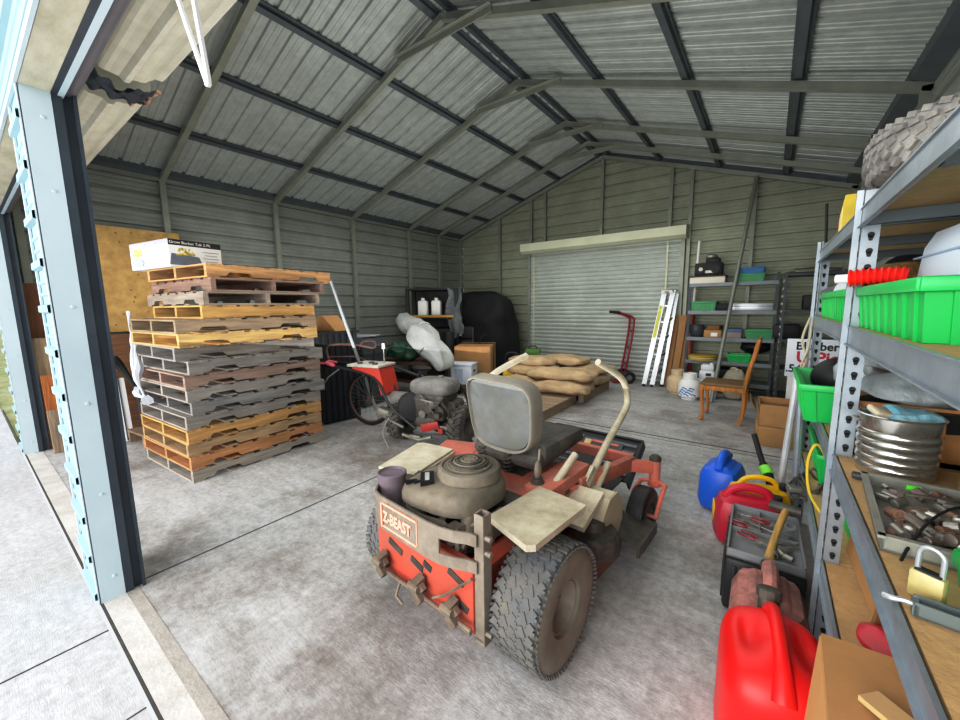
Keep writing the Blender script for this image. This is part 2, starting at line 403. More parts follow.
# ------------------------------------------------------------------ front roll-up curtain coils
def coil(nm, x0, x1):
    e = bpy.data.objects.new(nm, None); COL.objects.link(e); e.location = (0, .62, 2.74); struct(e)
    b = MB(); n = 72; rr = []
    for k in range(n):
        a = 2*PI*k/n; ph = (k % 9)
        rr.append((a, .2+(.018 if ph in (0, 1) else (.006 if ph in (4, 5) else 0))))
    vs = []
    for a, r in rr: vs += [(x0, r*math.cos(a), r*math.sin(a)), (x1, r*math.cos(a), r*math.sin(a))]
    b._add(vs, [(2*i, (2*i+2) % (2*n), (2*i+3) % (2*n), 2*i+1) for i in range(n)])
    b.f.append([2*i for i in range(n)]); b.mi.append(0); b.sm.append(False); b.f.append([2*i+1 for i in reversed(range(n))]); b.mi.append(0); b.sm.append(False)
    b.build('curtain_roll', m_cream, e)
    b = MB(); b.cyl((x0, -.205, -.335), (x1, -.205, -.335), .036, seg=12); b.build('bottom_bar', m_dark2, e)
    b = MB(); b.box(((x0+x1)/2, -.205, -.23), (x1-x0, .012, .2)); b.build('curtain_end', m_cream, e)
    b = MB(); b.box(((x0+x1)/2, -.232, -.37), (x1-x0, .02, .03)); b.build('bottom_lip', m_blue, e)
    return e
m_dark2 = mat('grey_bottom_bar', '#6d6a70', .5, .3, var=.15, scale=6)
c1 = coil('door_2', -2.58, 1.0); c2 = coil('door_3', -5.93, -2.9)
# ------------------------------------------------------------------ ride-on mower
m_red = mat('faded_red_paint', '#d8543e', .5, 0, var=.14, scale=4, dirt='#8d5a4a', dscale=6, damt=.7)
m_redl = mat('sun_faded_red', '#e27b66', .6, 0, var=.12, scale=5, dirt='#94705f', dscale=6, damt=.7)
m_tan = mat('dusty_tan_metal', '#d2c9b3', .7, 0, var=.1, scale=9, dirt='#958a72', dscale=6, damt=.7)
m_olive = mat('dusty_olive_metal', '#91867a', .65, .1, var=.15, scale=8, dirt='#5c5446', dscale=7, damt=.6)
m_eng = mat('dusty_engine_plastic', '#696257', .65, 0, var=.18, scale=9, dirt='#a1957f', dscale=7, damt=.45)
m_engd = mat('greasy_engine_metal', '#3d3a37', .55, .3, var=.3, scale=14, dirt='#7d7466', dscale=10, damt=.5)
m_black = mat('black_plastic', '#1b1c1e', .5, 0, var=.25, scale=8)
m_tyre = mat('dusty_tyre', '#5b5d60', .85, 0, var=.15, scale=10, dirt='#7d776a', dscale=8, damt=.6, bump=.15)
m_side2 = mat('dusty_sidewall', '#7d796c', .85, 0, var=.12, scale=10, dirt='#5c5648', dscale=9, damt=.5)
m_seat = mat('dusty_seat_shell', '#928d80', .75, 0, var=.1, scale=7, dirt='#6c6a65', dscale=5, damt=.5)
m_seatb = mat('grey_blue_seat_back', '#747776', .75, 0, var=.18, scale=5, dirt='#6b675e', dscale=7, damt=.6, bump=.1)
m_purple = mat('dusty_purple_can', '#6d5f6c', .6, 0, var=.12, scale=8, dirt='#8d8278', dscale=6, damt=.5)
m_chrome = mat('dull_steel', '#9a978f', .4, .7, var=.2, scale=10)
m_white = mat('white_plain', '#e8e8e6', .6, 0, var=.04, scale=6)
m_sal = mat('salmon_letters', '#f3ad93', .6, 0, var=.1, scale=20)
m_yel = mat('yellow_plain', '#e8c22a', .5, 0, var=.08, scale=8)

MW = thing('riding_mower', 'dusty red zero-turn riding mower in the middle of the concrete floor', 'mower', (-1.14, 1.25, 0), -math.radians(4))
RX = Matrix.Rotation(PI/2, 4, 'Y')
def tyre(parent, c, R, w, rim, lugs, mats, nm='wheel', tread='turf', axis='x'):
    """wheel with axle along local x; open side faces +x"""
    T = Matrix.Translation(Vector(c)) @ (RX if axis == 'x' else (Matrix.Rotation(PI/2, 4, 'X') if axis == 'y' else Matrix()))
    b = MB(); h = w/2
    prof = [(rim, -h*.72), (rim*1.06, -h*.9), (R*.62, -h), (R*.8, -h*1.03), (R*.92, -h*.95), (R*.975, -h*.8), (R*.99, -h*.4), (R*.992, 0), (R*.99, h*.4), (R*.975, h*.8), (R*.92, h*.95), (R*.8, h*1.03), (R*.62, h), (rim*1.06, h*.9), (rim, h*.72)]
    b.lathe(prof, 48, 1, T, capb=False, capt=False)
    for i, s in enumerate(b.f): 
        row = i//48
        if 4 <= row <= 9: b.mi[i] = 0
    if tread == 'turf':
        for k in range(lugs):
            a = 2*PI*k/lugs
            for j in range(5):
                off = (j % 2)*.5
                aa = a+off*2*PI/lugs
                z = (j-2)*w*.185
                M = T @ Matrix.Rotation(aa, 4, 'Z') @ Matrix.Translation((R*.985, 0, z)) 
                b.box((0, 0, 0), (R*.045, 2*PI*R/lugs*.5, w*.125), M.to_3x3().to_4x4() if False else None, 0) if False else b._add(*boxv((R*.036, 2*PI*R/lugs*.6, w*.12)), 0, False, M @ Matrix.Rotation(.5 if j % 2 else -.5, 4, 'X'))
                b._add(*boxv((R*.034, 2*PI*R/lugs*.24, w*.2)), 0, False, M @ Matrix.Translation((0, 2*PI*R/lugs*.25, 0)))
            for s in (-1, 1):
                for q in (0, .5):
                    M = T @ Matrix.Rotation(a+q*2*PI/lugs, 4, 'Z') @ Matrix.Translation((R*.925, 0, s*h*.93)) @ Matrix.Rotation(-s*.75, 4, 'Y')
                    b._add(*boxv((R*.13, 2*PI*R/lugs*.24, .004)), 0, False, M)
    elif tread == 'knob':
        for k in range(lugs):
            a = 2*PI*k/lugs
            for j, s in enumerate((-1, 1)):
                M = T @ Matrix.Rotation(a+j*PI/lugs, 4, 'Z') @ Matrix.Translation((R*1.0, 0, s*h*.45)) @ Matrix.Rotation(s*.6, 4, 'X')
                b._add(*boxv((R*.13, 2*PI*R/lugs*.42, w*.62)), 0, False, M)
    elif tread == 'rib':
        for z in (-.6, -.3, 0, .3, .6):
            b.lathe([(R*.97, z*h-.006), (R*1.0, z*h-.004), (R*1.0, z*h+.004), (R*.97, z*h+.006)], 40, 0, T, capb=False, capt=False)
    o = b.build(nm, mats, parent)
    r = MB()
    r.lathe([(rim*1.02, h*.74), (rim*.93, h*.78), (rim*.9, h*.5), (rim*.8, h*.25), (rim*.45, h*.18), (rim*.4, h*.3), (rim*.25, h*.34), (rim*.22, h*.22), (.001, h*.22)], 32, 0, T, capb=False, capt=True)
    r.lathe([(rim*1.02, -h*.74), (rim*.9, -h*.5), (rim*.4, -h*.3), (.001, -h*.25)], 32, 0, T, capb=False)
    for k in range(5):
        a = 2*PI*k/5
        r.cyl(T @ Vector((rim*.6*math.cos(a), rim*.6*math.sin(a), h*.19)), T @ Vector((rim*.6*math.cos(a), rim*.6*math.sin(a), h*.28)), rim*.07, seg=6, m=1)
    r.build('rim', [mats[1] if len(mats) < 3 else mats[2], m_engd], o)
    return o
def boxv(d):
    hx, hy, hz = d[0]/2, d[1]/2, d[2]/2
    return [(-hx, -hy, -hz), (hx, -hy, -hz), (hx, hy, -hz), (-hx, hy, -hz), (-hx, -hy, hz), (hx, -hy, hz), (hx, hy, hz), (-hx, hy, hz)], [(0, 3, 2, 1), (4, 5, 6, 7), (0, 1, 5, 4), (1, 2, 6, 5), (2, 3, 7, 6), (3, 0, 4, 7)]

def build_mower():
    p = MW
    for sx in (-1, 1):
        tyre(p, ((.485 if sx > 0 else -.33), .09, .25), .248, .205, .105, 34, [m_tyre, m_side2, m_olive], 'rear_wheel')
    # chassis
    b = MB()
    b.box((0, -.145, .30), (.62, .035, .30), m=0, bev=.008)
    b.box((-.285, .3, .34), (.03, .92, .2)); b.box((.285, .3, .34), (.03, .92, .2))
    b.box((0, -.06, .155), (.6, .16, .02)); b.box((0, .3, .30), (.55, .8, .02))
    b.box((.30, .1, .40), (.05, .42, .1), (0, .5, 0))
    b.build('chassis', m_red, p)
    for x, z, w_ in ((-.17, .33, .1), (-.02, .31, .08), (.05, .33, .05), (.22, .36, .09), (.26, .25, .05)):
        b = MB(); b.box((x, -.164, z), (w_, .006, .03), (0, .3, 0)); b.build('slot', m_engd, p)
    b = MB()
    b.tube([(-.29, -.2, .21), (.33, -.2, .21)], .009, 8); b.tube([(-.28, -.18, .19), (.31, -.18, .17)], .007, 8)
    b.tube([(-.1, -.2, .2), (-.09, -.23, .16), (-.06, -.22, .13)], .008, 6)
    for x in (-.24, .02, .22):
        b.box((x, -.19, .24), (.035, .05, .09), (.3, .2, 0)); b.cyl((x-.03, -.215, .25), (x+.03, -.215, .25), .018, seg=10); b.box((x+.02, -.21, .21), (.05, .03, .04), (0, .6, 0))
        b.box((x+.03, -.2, .25), (.03, .02, .03), (0, .7, 0))
    b.tube([(.12, -.2, .24), (.2, -.21, .3), (.33, -.19, .42)], .006, 6)
    b.build('hitch_linkage', mat('brown_hitch', '#6a5d50', .6, .2, var=.3, scale=12, dirt='#a39683', dscale=8, damt=.5), p)
    # bumper
    path = [(-.30, -.10), (-.285, -.16), (-.24, -.205), (-.18, -.22), (.13, -.23), (.2, -.225), (.26, -.21), (.31, -.185), (.35, -.178)]
    def band(z0, z1, pts=path, t=.008):
        b = MB(); vs = []
        for i, q in enumerate(pts):
            a = Vector(pts[max(i-1, 0)]); c = Vector(pts[min(i+1, len(pts)-1)]); d = (c-a).normalized(); n = Vector((d.y, -d.x))
            for k, zz in ((0, z0), (0, z1), (1, z1), (1, z0)):
                w_ = Vector(q)+n*(t*k); vs.append((w_.x, w_.y, zz))
        fs = [(0, 1, 2, 3), tuple(4*(len(pts)-1)+k for k in (3, 2, 1, 0))]
        for i in range(len(pts)-1):
            for k in range(4): fs.append((4*i+k, 4*i+4+k, 4*i+4+(k+1) % 4, 4*i+(k+1) % 4))
        b._add(vs, fs, 0, False); return b
    B = MB(); 
    for z0, z1, pp in ((.553, .60, path), (.445, .492, path), (.45, .598, path[2:6])):
        q = band(z0, z1, pp, .008 if pp is path else .0085); o = len(B.v); B.v += q.v; B.f += [[i+o for i in f] for f in q.f]; B.mi += q.mi; B.sm += q.sm
    bump_ = B.build('bumper', m_olive, p)
    b = MB()
    for z in (.473, .578): b.box((-.04, -.2385, z), (.24, .006, .008), math.radians(-1.8))
    for x in (-.158, .078): b.box((x, -.2385, .5255), (.008, .006, .112))
    b.box((-.04, -.2365, .5255), (.236, .003, .1), math.radians(-1.8), 1)
    b.build('name_plate', [m_sal, m_olive], bump_)
    text_part('Z-BEAST', .068, m_sal, bump_, (-.148, -.2375, .501), (PI/2, 0, math.radians(-1.8)), sx=.76, bold=.0025)
    for x, y, z0, z1 in ((.352, -.15, .145, .675), (-.29, -.1, .40, .55)):
        b = MB()
        for dx, dy, sx_, sy_ in ((-.02, 0, .006, .044), (.02, 0, .006, .044), (0, -.02, .044, .006), (0, .02, .044, .006)): b.box((x+dx, y+dy, (z0+z1)/2), (sx_, sy_, z1-z0))
        b.box((x, y, z0+.02), (.046, .046, .01))
        for z in ((.59, .53, .2) if x > 0 else ()): b.cyl((x+.02, y-.01, z), (x+.05, y-.01, z), .011, seg=6)
        b.build('bumper_post', m_olive, p)
    # tan fender plates
    for pts in (((.268, -.016), (.50, -.085), (.527, -.06), (.543, .319), (.29, .346)), ((-.511, -.006), (-.286, .08), (-.376, .435), (-.6, .40), (-.629, .37))):
        b = MB(); b.prism(pts, .562, .575); b.prism([(q[0]*.98+.008, q[1]*.98+.003) for q in pts], .545, .562)
        b.box((sum(q[0] for q in pts)/5, sum(q[1] for q in pts)/5+.05, .49), (.05, .2, .12))
        b.build('fender_plate', m_tan, p)
    # engine
    b = MB()
    b.box((.04, .05, .40), (.3, .32, .2), bev=.02); b.cyl((-.08, -.12, .44), (-.08, -.03, .44), .055, seg=14); b.cyl((.15, -.12, .44), (.15, -.02, .44), .055, seg=14)
    for k in range(6): b.box((.13, -.06, .40+k*.018), (.16, .14, .006)); b.box((-.09, -.03, .40+k*.018), (.12, .18, .006))
    b.box((.0, .2, .45), (.5, .1, .2))
    b.build('engine_block', m_engd, p)
    b = MB(); rows = []
    # shroud loft: footprint turning to a smaller rounded top
    def foot(z, k, g):
        pts = []
        for i in range(40):
            a = 2*PI*i/40; e = .62
            x = math.copysign(abs(math.cos(a))**e, math.cos(a))*.225; y = math.copysign(abs(math.sin(a))**e, math.sin(a))*.215
            # blunt snout towards the rear left
            s_ = max(0, (-x-y)/.44); x -= .05*s_; y -= .06*s_
            pts.append((.05+x*k*.84, .045+y*k*.84, z + .015 - (g*max(0, (-x*.7-y*.7)/.3))))
        return pts
    sec = [foot(.555, .95, 0), foot(.56, 1.0, 0), foot(.60, 1.0, .01), foot(.632, .97, .02), foot(.65, .90, .02), foot(.658, .7, .012), foot(.662, .3, .005)]
    vs = [q for s_ in sec for q in s_]; fs = []
    for i in range(len(sec)-1):
        for k in range(40): fs.append((i*40+k, i*40+(k+1) % 40, (i+1)*40+(k+1) % 40, (i+1)*40+k))
    fs.append(tuple((len(sec)-1)*40+k for k in range(40))); b._add(vs, fs, 0, True)
    eng = b.build('engine_cover', m_eng, p, sharp=50)
    b = MB(); T = Matrix.Translation((.08, .08, .67)) @ Matrix.Scale(.86, 4)
    b.lathe([(.172, 0), (.168, .035), (.16, .05), (.146, .056), (.142, .046), (.12, .05)], 40, 0, T, capb=False, capt=False)
    b.lathe([(.12, .048), (.10, .062), (.07, .072), (.035, .077), (.001, .078)], 40, 0, T, capb=False, capt=False)
    for r, z in ((.115, .054), (.098, .066), (.08, .072), (.062, .077), (.044, .079)):
        b.lathe([(r+.004, z), (r+.003, z+.006), (r-.003, z+.006), (r-.004, z)], 40, 1 if r in (.098, .062) else 0, T, capb=False, capt=False)
    for k in range(8):
        a = 2*PI*k/8; b.bar(T @ Vector((.118*math.cos(a), .118*math.sin(a), .056)), T @ Vector((.03*math.cos(a), .03*math.sin(a), .084)), .006, .004)
    b.lathe([(.03, .077), (.03, .084), (.001, .085)], 16, 0, T, capb=False)
    b.build('fan_screen', [m_eng, m_engd], eng)
    b = MB(); b.box((-.04, -.07, .667), (.12, .06, .02), (.05, -.05, math.radians(-42))); b.box((-.04, -.07, .6685), (.09, .02, .02), (.05, -.05, math.radians(-42)), 1)
    for k in range(3): b.box((-.085+.035*k, -.125+.02*k, .658), (.05, .008, .02), (.05, -.05, math.radians(50)), 0); b.build('decal', [m_black, m_white], eng)
    b = MB()
    for x, y, z, r in ((.15, -.10, .50, .035), (.2, -.06, .53, .032), (.24, .0, .49, .04), (-.06, -.1, .5, .03)): b.cyl((x, y, z-.05), (x, y, z+.05), r, seg=14)
    b.tube([(-.12, -.12, .53), (.0, -.15, .535), (.10, -.14, .54), (.2, -.1, .53)], .013, 8); b.tube([(.06, -.13, .44), (.14, -.13, .52), (.25, -.05, .55)], .01, 8); b.tube([(-.15, -.1, .48), (.0, -.14, .47), (.22, -.1, .46)], .016, 8)
    b.box((.14, -.11, .54), (.10, .05, .02)); b.box((.2, -.11, .48), (.02, .05, .14)); b.box((.25, .05, .5), (.05, .14, .1), bev=.012)
    b.cyl((.17, -.15, .52), (.17, -.1, .52), .034, seg=16); b.cyl((.17, -.157, .52), (.17, -.15, .52), .022, seg=12); b.tube([(.02, -.13, .42), (.25, -.11, .4)], .02, 8)
    for x in (-.02, .05, .12): b.cyl((x, -.14, .505), (x, -.155, .505), .012, seg=8)
    b.build('carburettor', mat('dusty_casting', '#8d8475', .6, .1, var=.25, scale=12, dirt='#4c463d', dscale=9, damt=.6), p)
    # canister
    b = MB(); b.lathe([(.062, .43), (.065, .45), (.065, .625), (.07, .627), (.07, .645), (.063, .65), (.056, .638), (.001, .634)], 28, 0, Matrix.Translation((-.262, -.10, 0)), capb=True, capt=False)
    b.build('canister', m_purple, p)
    b = MB(); b.tube([(-.2, -.1, .45), (-.22, -.02, .56), (-.2, .04, .6)], .03, 10); b.tube([(-.25, .0, .4), (-.3, .1, .55), (-.24, .2, .58)], .016, 8); b.box((-.32, .02, .5), (.1, .1, .12), bev=.01); b.build('air_filter', m_engd, p)
    # red top deck and console
    b = MB(); b.box((-.06, .52, .515), (.62, .46, .03), bev=.008); b.box((.285, .54, .505), (.14, .44, .13), bev=.01); b.box((-.33, .52, .49), (.15, .46, .1), bev=.01)
    b.box((-.44, .55, .535), (.26, .2, .02), .35, bev=.008)
    b.build('seat_deck', m_redl, p)
    for y, z in ((.42, .5), (.5, .505), (.6, .505), (.7, .5)):
        b = MB(); b.box((.357, y, z), (.004, .035, .018)); b.build('console_slot', m_engd, p)
    b = MB(); b.box((-.02, .56, .532), (.26, .2, .006)); b.build('seat_mount', m_engd, p)
    for x, y in ((-.16, .46), (.02, .46)):
        b = MB(); pts = [(x+.024*math.cos(t*.7), y+.024*math.sin(t*.7), .53+t*.0024) for t in range(46)]; b.tube(pts, .0055, 6)
        b.build('seat_spring', m_engd, p)
    # seat
    b = MB()
    def outline(w0, w1, h, n=11):
        out = []
        for k in range(44):
            a = 2*PI*k/44; e = .5
            x = math.copysign(abs(math.cos(a))**e, math.cos(a)); z = math.copysign(abs(math.sin(a))**e, math.sin(a))
            w_ = w0+(w1-w0)*(z+1)/2; out.append((x*w_, (z+1)/2*h))
        return out
    o1 = outline(.215, .245, .40); S = Matrix.Translation((-.01, .43, .665)) @ Matrix.Rotation(math.radians(-5), 4, 'Z') @ Matrix.Rotation(math.radians(8), 4, 'X')
    rows = [(1, .075, 0), (1.0, .02, 0), (.985, -.004, .0), (.965, -.012, 0), (.94, -.010, 0), (.93, .010, 2), (.915, .014, 2), (.905, .006, 1), (.5, .022, 1), (.02, .026, 1)]
    vs = []
    for k, y, mm in rows: vs += [(q[0]*k, y - .042*(1-(q[0]*k/.235)**2)+.02, .22+(q[1]-.22)*k) for q in o1]
    for i in range(len(rows)-1):
        fs = [(i*44+k, i*44+(k+1) % 44, (i+1)*44+(k+1) % 44, (i+1)*44+k) for k in range(44)]
        if i == 0: b._add(vs, fs, 0, True, S)
        else:
            o = len(b.v)-len(vs)
            for f in fs: b.f.append([x+o for x in f]); b.mi.append(int(rows[i][2])); b.sm.append(True)
    o = len(b.v)-44; b.f.append([o+k for k in range(44)]); b.mi.append(1); b.sm.append(True)
    b.build('backrest', [m_seat, m_seatb, m_engd], p, sharp=70)
    b = MB(); vs = []
    for k, y in ((.985, .06), (.9, .105), (.5, .12), (.05, .12)): vs += [(q[0]*k, y-.03*(1-(q[0]*k/.235)**2), .22+(q[1]-.22)*k) for q in o1]
    b._add(vs, [(i*44+(k+1) % 44, i*44+k, (i+1)*44+k, (i+1)*44+(k+1) % 44) for i in range(3) for k in range(44)], 0, True, S)
    b.build('back_cushion', m_black, p)
    b = MB(); b.box((-.01, .70, .635), (.46, .5, .1), (math.radians(4), 0, 0), bev=.045); b.box((.2, .72, .665), (.07, .44, .09), bev=.03); b.box((-.22, .72, .665), (.07, .44, .09), bev=.03); b.box((-.01, .93, .66), (.44, .07, .07), bev=.03)
    b.build('seat_cushion', mat('dark_seat_vinyl', '#3d3b38', .7, 0, var=.2, scale=8, dirt='#7b766c', dscale=6, damt=.5), p)
    # steering levers
    def smooth(pts, n=6):
        out = []; P = [Vector(q) for q in pts]
        for i in range(len(P)-1):
            a, b_, c, d = P[max(i-1, 0)], P[i], P[i+1], P[min(i+2, len(P)-1)]
            for t in range(n):
                u = t/n; out.append(.5*((2*b_)+(c-a)*u+(2*a-5*b_+4*c-d)*u*u+(3*b_-a-3*c+d)*u**3))
        out.append(P[-1]); return out
    globals()['smooth'] = smooth
    lv = MB(); lv.tube(smooth([(.37, .68, .48), (.355, 1.0, .63), (.345, 1.28, .755), (.335, 1.345, .80), (.325, 1.345, .88), (.31, 1.27, .97), (.25, 1.06, 1.087)]), .021, 12); lv.box((.375, .73, .5), (.02, .1, .1), (.6, 0, 0)); lv.build('steering_lever', m_tan, p)
    lv = MB(); lv.tube(smooth([(-.37, .68, .48), (-.36, .72, .7), (-.345, .75, .93), (-.33, .8, 1.0), (-.26, 1.05, 1.09)]), .021, 12); lv.build('steering_lever', m_tan, p)
    lv = MB(); lv.cyl((.31, .44, .545), (.33, .63, .655), .019, seg=10, m=0); lv.box((.30, .42, .54), (.08, .09, .01), m=1); lv.build('control_rod', [m_tan, m_engd], p)
    lv = MB(); lv.cyl((.40, .74, .43), (.385, .93, .525), .018, seg=10); lv.build('control_rod', m_tan, p)
    lv = MB(); lv.lathe([(.035, 0), (.035, .03), (.028, .035), (.028, .05), (.001, .05)], 18, 0, Matrix.Translation((.255, .38, .545))); lv.ell((.255, .385, .63), (.016, .026, .05), 12, 8, 1); lv.cyl((.255, .39, .66), (.255, .4, .735), .006, seg=8, m=1); lv.build('throttle_lever', [m_engd, m_olive], p)
    # fuel tank on the right
    b = MB(); oc = [((.69+.135*math.cos(PI/8+PI/4*k)), .335+.135*math.sin(PI/8+PI/4*k)) for k in range(8)]
    b.prism(oc, .2, .51, 'x'); b.box((.36, .5, .45), (.28, .24, .03), (.35, 0, 0)); b.build('fuel_tank', m_tan, p)
    b = MB(); b.prism([(.69+.138*math.cos(PI/8+PI/4*k), .335+.138*math.sin(PI/8+PI/4*k)) for k in range(8)], .507, .52, 'x'); b.build('tank_end', mat('tank_end_tan', '#b5ac92', .7, var=.1, scale=8), p)
    b = MB(); b.box((.3, .58, .505), (.14, .05, .012), -.3); b.build('red_strip', m_redl, p)
    # cutting deck
    b = MB(); b.prism([(-.5, .42), (.42, .42), (.5, .5), (.52, .8), (.45, 1.05), (.1, 1.12), (-.35, 1.08), (-.55, .9)], .07, .2); b.prism([(-.45, .47), (.38, .47), (.46, .55), (.47, .8), (.4, 1.0), (-.3, 1.02), (-.5, .85)], .2, .23); b.build('cutting_deck', mat('rusty_red_deck', '#8a4f3e', .7, var=.2, scale=7, dirt='#4b443c', dscale=4, damt=1), p)
    for x, y in ((.47, .56), (0, .75), (-.42, .7)):
        b = MB(); b.lathe([(.125, 0), (.125, .08), (.11, .1), (.06, .11), (.05, .15), (.001, .15)], 26, 0, Matrix.Translation((x, y, .225))); b.build('spindle_cover', m_engd, p)
    b = MB(); b.box((.55, .9, .2), (.16, .3, .015), (0, .25, 0)); b.box((.63, .9, .16), (.015, .3, .06)); b.build('discharge_chute', m_engd, p)
    # front frame, casters
    for s in (-1, 1):
        b = MB(); b.bar((s*.35, .62, .49), (s*.40, 1.28, .42), .05, .085, bev=.006); b.bar((s*.40, 1.24, .415), (s*.52, 1.37, .385), .05, .075, bev=.006); b.build('front_arm', m_redl, p)
        b = MB(); c = (s*.52, 1.37)
        b.cyl((c[0], c[1], .28), (c[0], c[1], .435), .034, seg=16)
        b.build('caster_pivot', m_redl, p)
        b = MB(); b.lathe([(.036, 0), (.036, .02), (.022, .034), (.001, .036)], 16, 0, Matrix.Translation((c[0], c[1], .435))); b.build('pivot_cap', m_engd, p)
        f = MB(); ax = Vector((s*.52, 1.15, .167))
        for q in (-1, 1):
            f.tube([(c[0]+q*.02, c[1], .30), (c[0]+q*.075, c[1]-.03, .29), (ax.x+q*.08, ax.y+.09, .26), (ax.x+q*.08, ax.y, ax.z)], .014, 8)
        f.cyl((ax.x-.09, ax.y, ax.z), (ax.x+.09, ax.y, ax.z), .012, seg=8); f.cyl((c[0], c[1], .265), (c[0], c[1], .30), .04, seg=14)
        f.build('caster_fork', m_redl, p)
        tyre(p, ax, .165, .105, .075, 20, [m_black, m_black, m_engd], 'caster_wheel', 'rib')
    b = MB(); b.box((0, 1.30, .43), (.8, .05, .06)); b.build('front_crossbar', m_redl, p)
    # foot plate
    b = MB(); M = Matrix.Translation((.02, 1.47, .345)) @ Matrix.Rotation(math.radians(36), 4, 'X')
    b.box((0, 0, 0), (.68, .34, .012), M.to_3x3(), 0) if False else b._add(*boxv((.68, .34, .012)), 0, False, M)
    for x in (-.345, .345): b._add(*boxv((.012, .36, .08)), 0, False, M @ Matrix.Translation((x, 0, -.02)))
    b._add(*boxv((.7, .014, .06)), 0, False, M @ Matrix.Translation((0, .175, -.01)))
    for k in range(5): b._add(*boxv((.24, .022, .012)), 1, False, M @ Matrix.Translation((-.2, -.12+.06*k, .008))); b._add(*boxv((.24, .022, .012)), 1, False, M @ Matrix.Translation((.2, -.12+.06*k, .008)))
    b._add(*boxv((.3, .13, .006)), 2, False, M @ Matrix.Translation((.08, .05, .016))); b._add(*boxv((.05, .09, .006)), 3, False, M @ Matrix.Translation((-.03, .05, .02))); b._add(*boxv((.2, .02, .006)), 4, False, M @ Matrix.Translation((.1, .09, .02)))
    b.box((.0, 1.2, .26), (.66, .34, .012)); 
    b.build('foot_plate', [m_black, mat('plate_grey', '#6f757c', .6, .2, var=.15, scale=8), mat('plate_mid', '#54585c', .6, var=.1), mat('decal_yellow', '#e0c98c', .6), m_redl], p)
    b = MB(); b.box((0, .95, .3), (.6, .3, .2), bev=.02); b.build('front_body', m_black, p)
build_mower()
# ------------------------------------------------------------------ shared helpers for goods
m_card = mat('cardboard', '#b98e5c', .8, 0, var=.1, scale=5, dirt='#9a7245', dscale=3, damt=.4)
m_cardd = mat('cardboard_dark', '#8d673f', .8, 0, var=.12, scale=5, dirt='#6a4b2d', dscale=3, damt=.5)
m_tape = mat('tape', '#cbb48a', .4, 0, var=.05)
m_green = mat('green_plastic', '#19b85a', .4, 0, var=.08, scale=5)
m_greend = mat('green_plastic_shade', '#3f9a62', .45, 0, var=.1, scale=5)
m_blueb = mat('blue_plastic', '#2a6fa8', .45, 0, var=.1, scale=5)
m_steel = mat('galvanised_rack', '#a2acb4', .4, .45, var=.12, scale=9, dirt='#7d868e', dscale=8, damt=.5)
m_alu = mat('bright_aluminium', '#c0c5ca', .35, .6, var=.08, scale=8)
m_dblk = mat('dark_black', '#121316', .6, 0, var=.3, scale=6)
m_redp = mat('red_plastic', '#d8141c', .35, 0, var=.05, scale=6)
m_rust = mat('rusty_brown_tube', '#7a5a4e', .6, .3, var=.25, scale=12)
def open_box(b, dx, dy, dz, t=.006, m=0, z0=0, mi=None):
    b.box((0, 0, z0+t/2), (dx, dy, t), m=m)
    for s in (-1, 1):
        b.box((s*(dx/2-t/2), 0, z0+dz/2), (t, dy, dz), m=m); b.box((0, s*(dy/2-t/2), z0+dz/2), (dx, t, dz), m=m)
    return b
def carton(name, label, loc, rot, d, m=None, flaps=False, group=None, tape=True):
    t = thing(name, label, 'box', loc, rot, group); dx, dy, dz = d
    b = MB()
    if flaps: open_box(b, dx, dy, dz)
    else: b.box((0, 0, dz/2), d, bev=.006); b.box((0, 0, dz+.0005), (dx, .002, .002))
    b.build('carton_body', m or m_card, t)
    if tape and not flaps:
        b = MB(); b.box((0, 0, dz+.001), (dx+.004, .05, .003)); b.box((dx/2+.001, 0, dz-.05), (.003, .05, .1)); b.box((-dx/2-.001, 0, dz-.05), (.003, .05, .1)); b.build('tape', m_tape, t)
    return t
def ribbed_bin(name, label, loc, rot, d, m, group=None, nrib=12, rim=.02, taper=.9):
    """plastic tub with a flared rolled rim and upright ribs on its sides"""
    t = thing(name, label, 'bin', loc, rot, group); dx, dy, dz = d
    b = MB(); t_ = .008; bx, by = dx*taper, dy*taper
    vs = []
    for (x, y, z) in ((bx/2, by/2, 0), (dx/2, dy/2, dz), (dx/2-t_, dy/2-t_, dz), (bx/2-t_, by/2-t_, t_)): vs += [(-x, -y, z), (x, -y, z), (x, y, z), (-x, y, z)]
    fs = [(3, 2, 1, 0), (12, 13, 14, 15)]
    for r in range(3):
        for k in range(4): fs.append((4*r+k, 4*r+(k+1) % 4, 4*r+4+(k+1) % 4, 4*r+4+k))
    b._add(vs, fs)
    for s in (-1, 1):
        n = max(3, int(nrib*dy/(dx+dy)*1.3))
        for k in range(n):
            y = (k+.5)/n-.5; b.bar((s*bx/2, y*by, 0), (s*dx/2, y*dy, dz-.01), .012, .014, up=(0, 1, 0))
        n = max(3, int(nrib*dx/(dx+dy)*1.3))
        for k in range(n):
            x = (k+.5)/n-.5; b.bar((x*bx, s*by/2, 0), (x*dx, s*dy/2, dz-.01), .012, .014, up=(1, 0, 0))
    b.build('tub', m, t)
    b = MB()
    for s in (-1, 1):
        b.box((s*(dx/2+rim*.3), 0, dz-.012), (rim, dy+rim, .03), bev=.006); b.box((0, s*(dy/2+rim*.3), dz-.012), (dx+rim, rim, .03), bev=.006)
    b.build('rim', m, t)
    return t

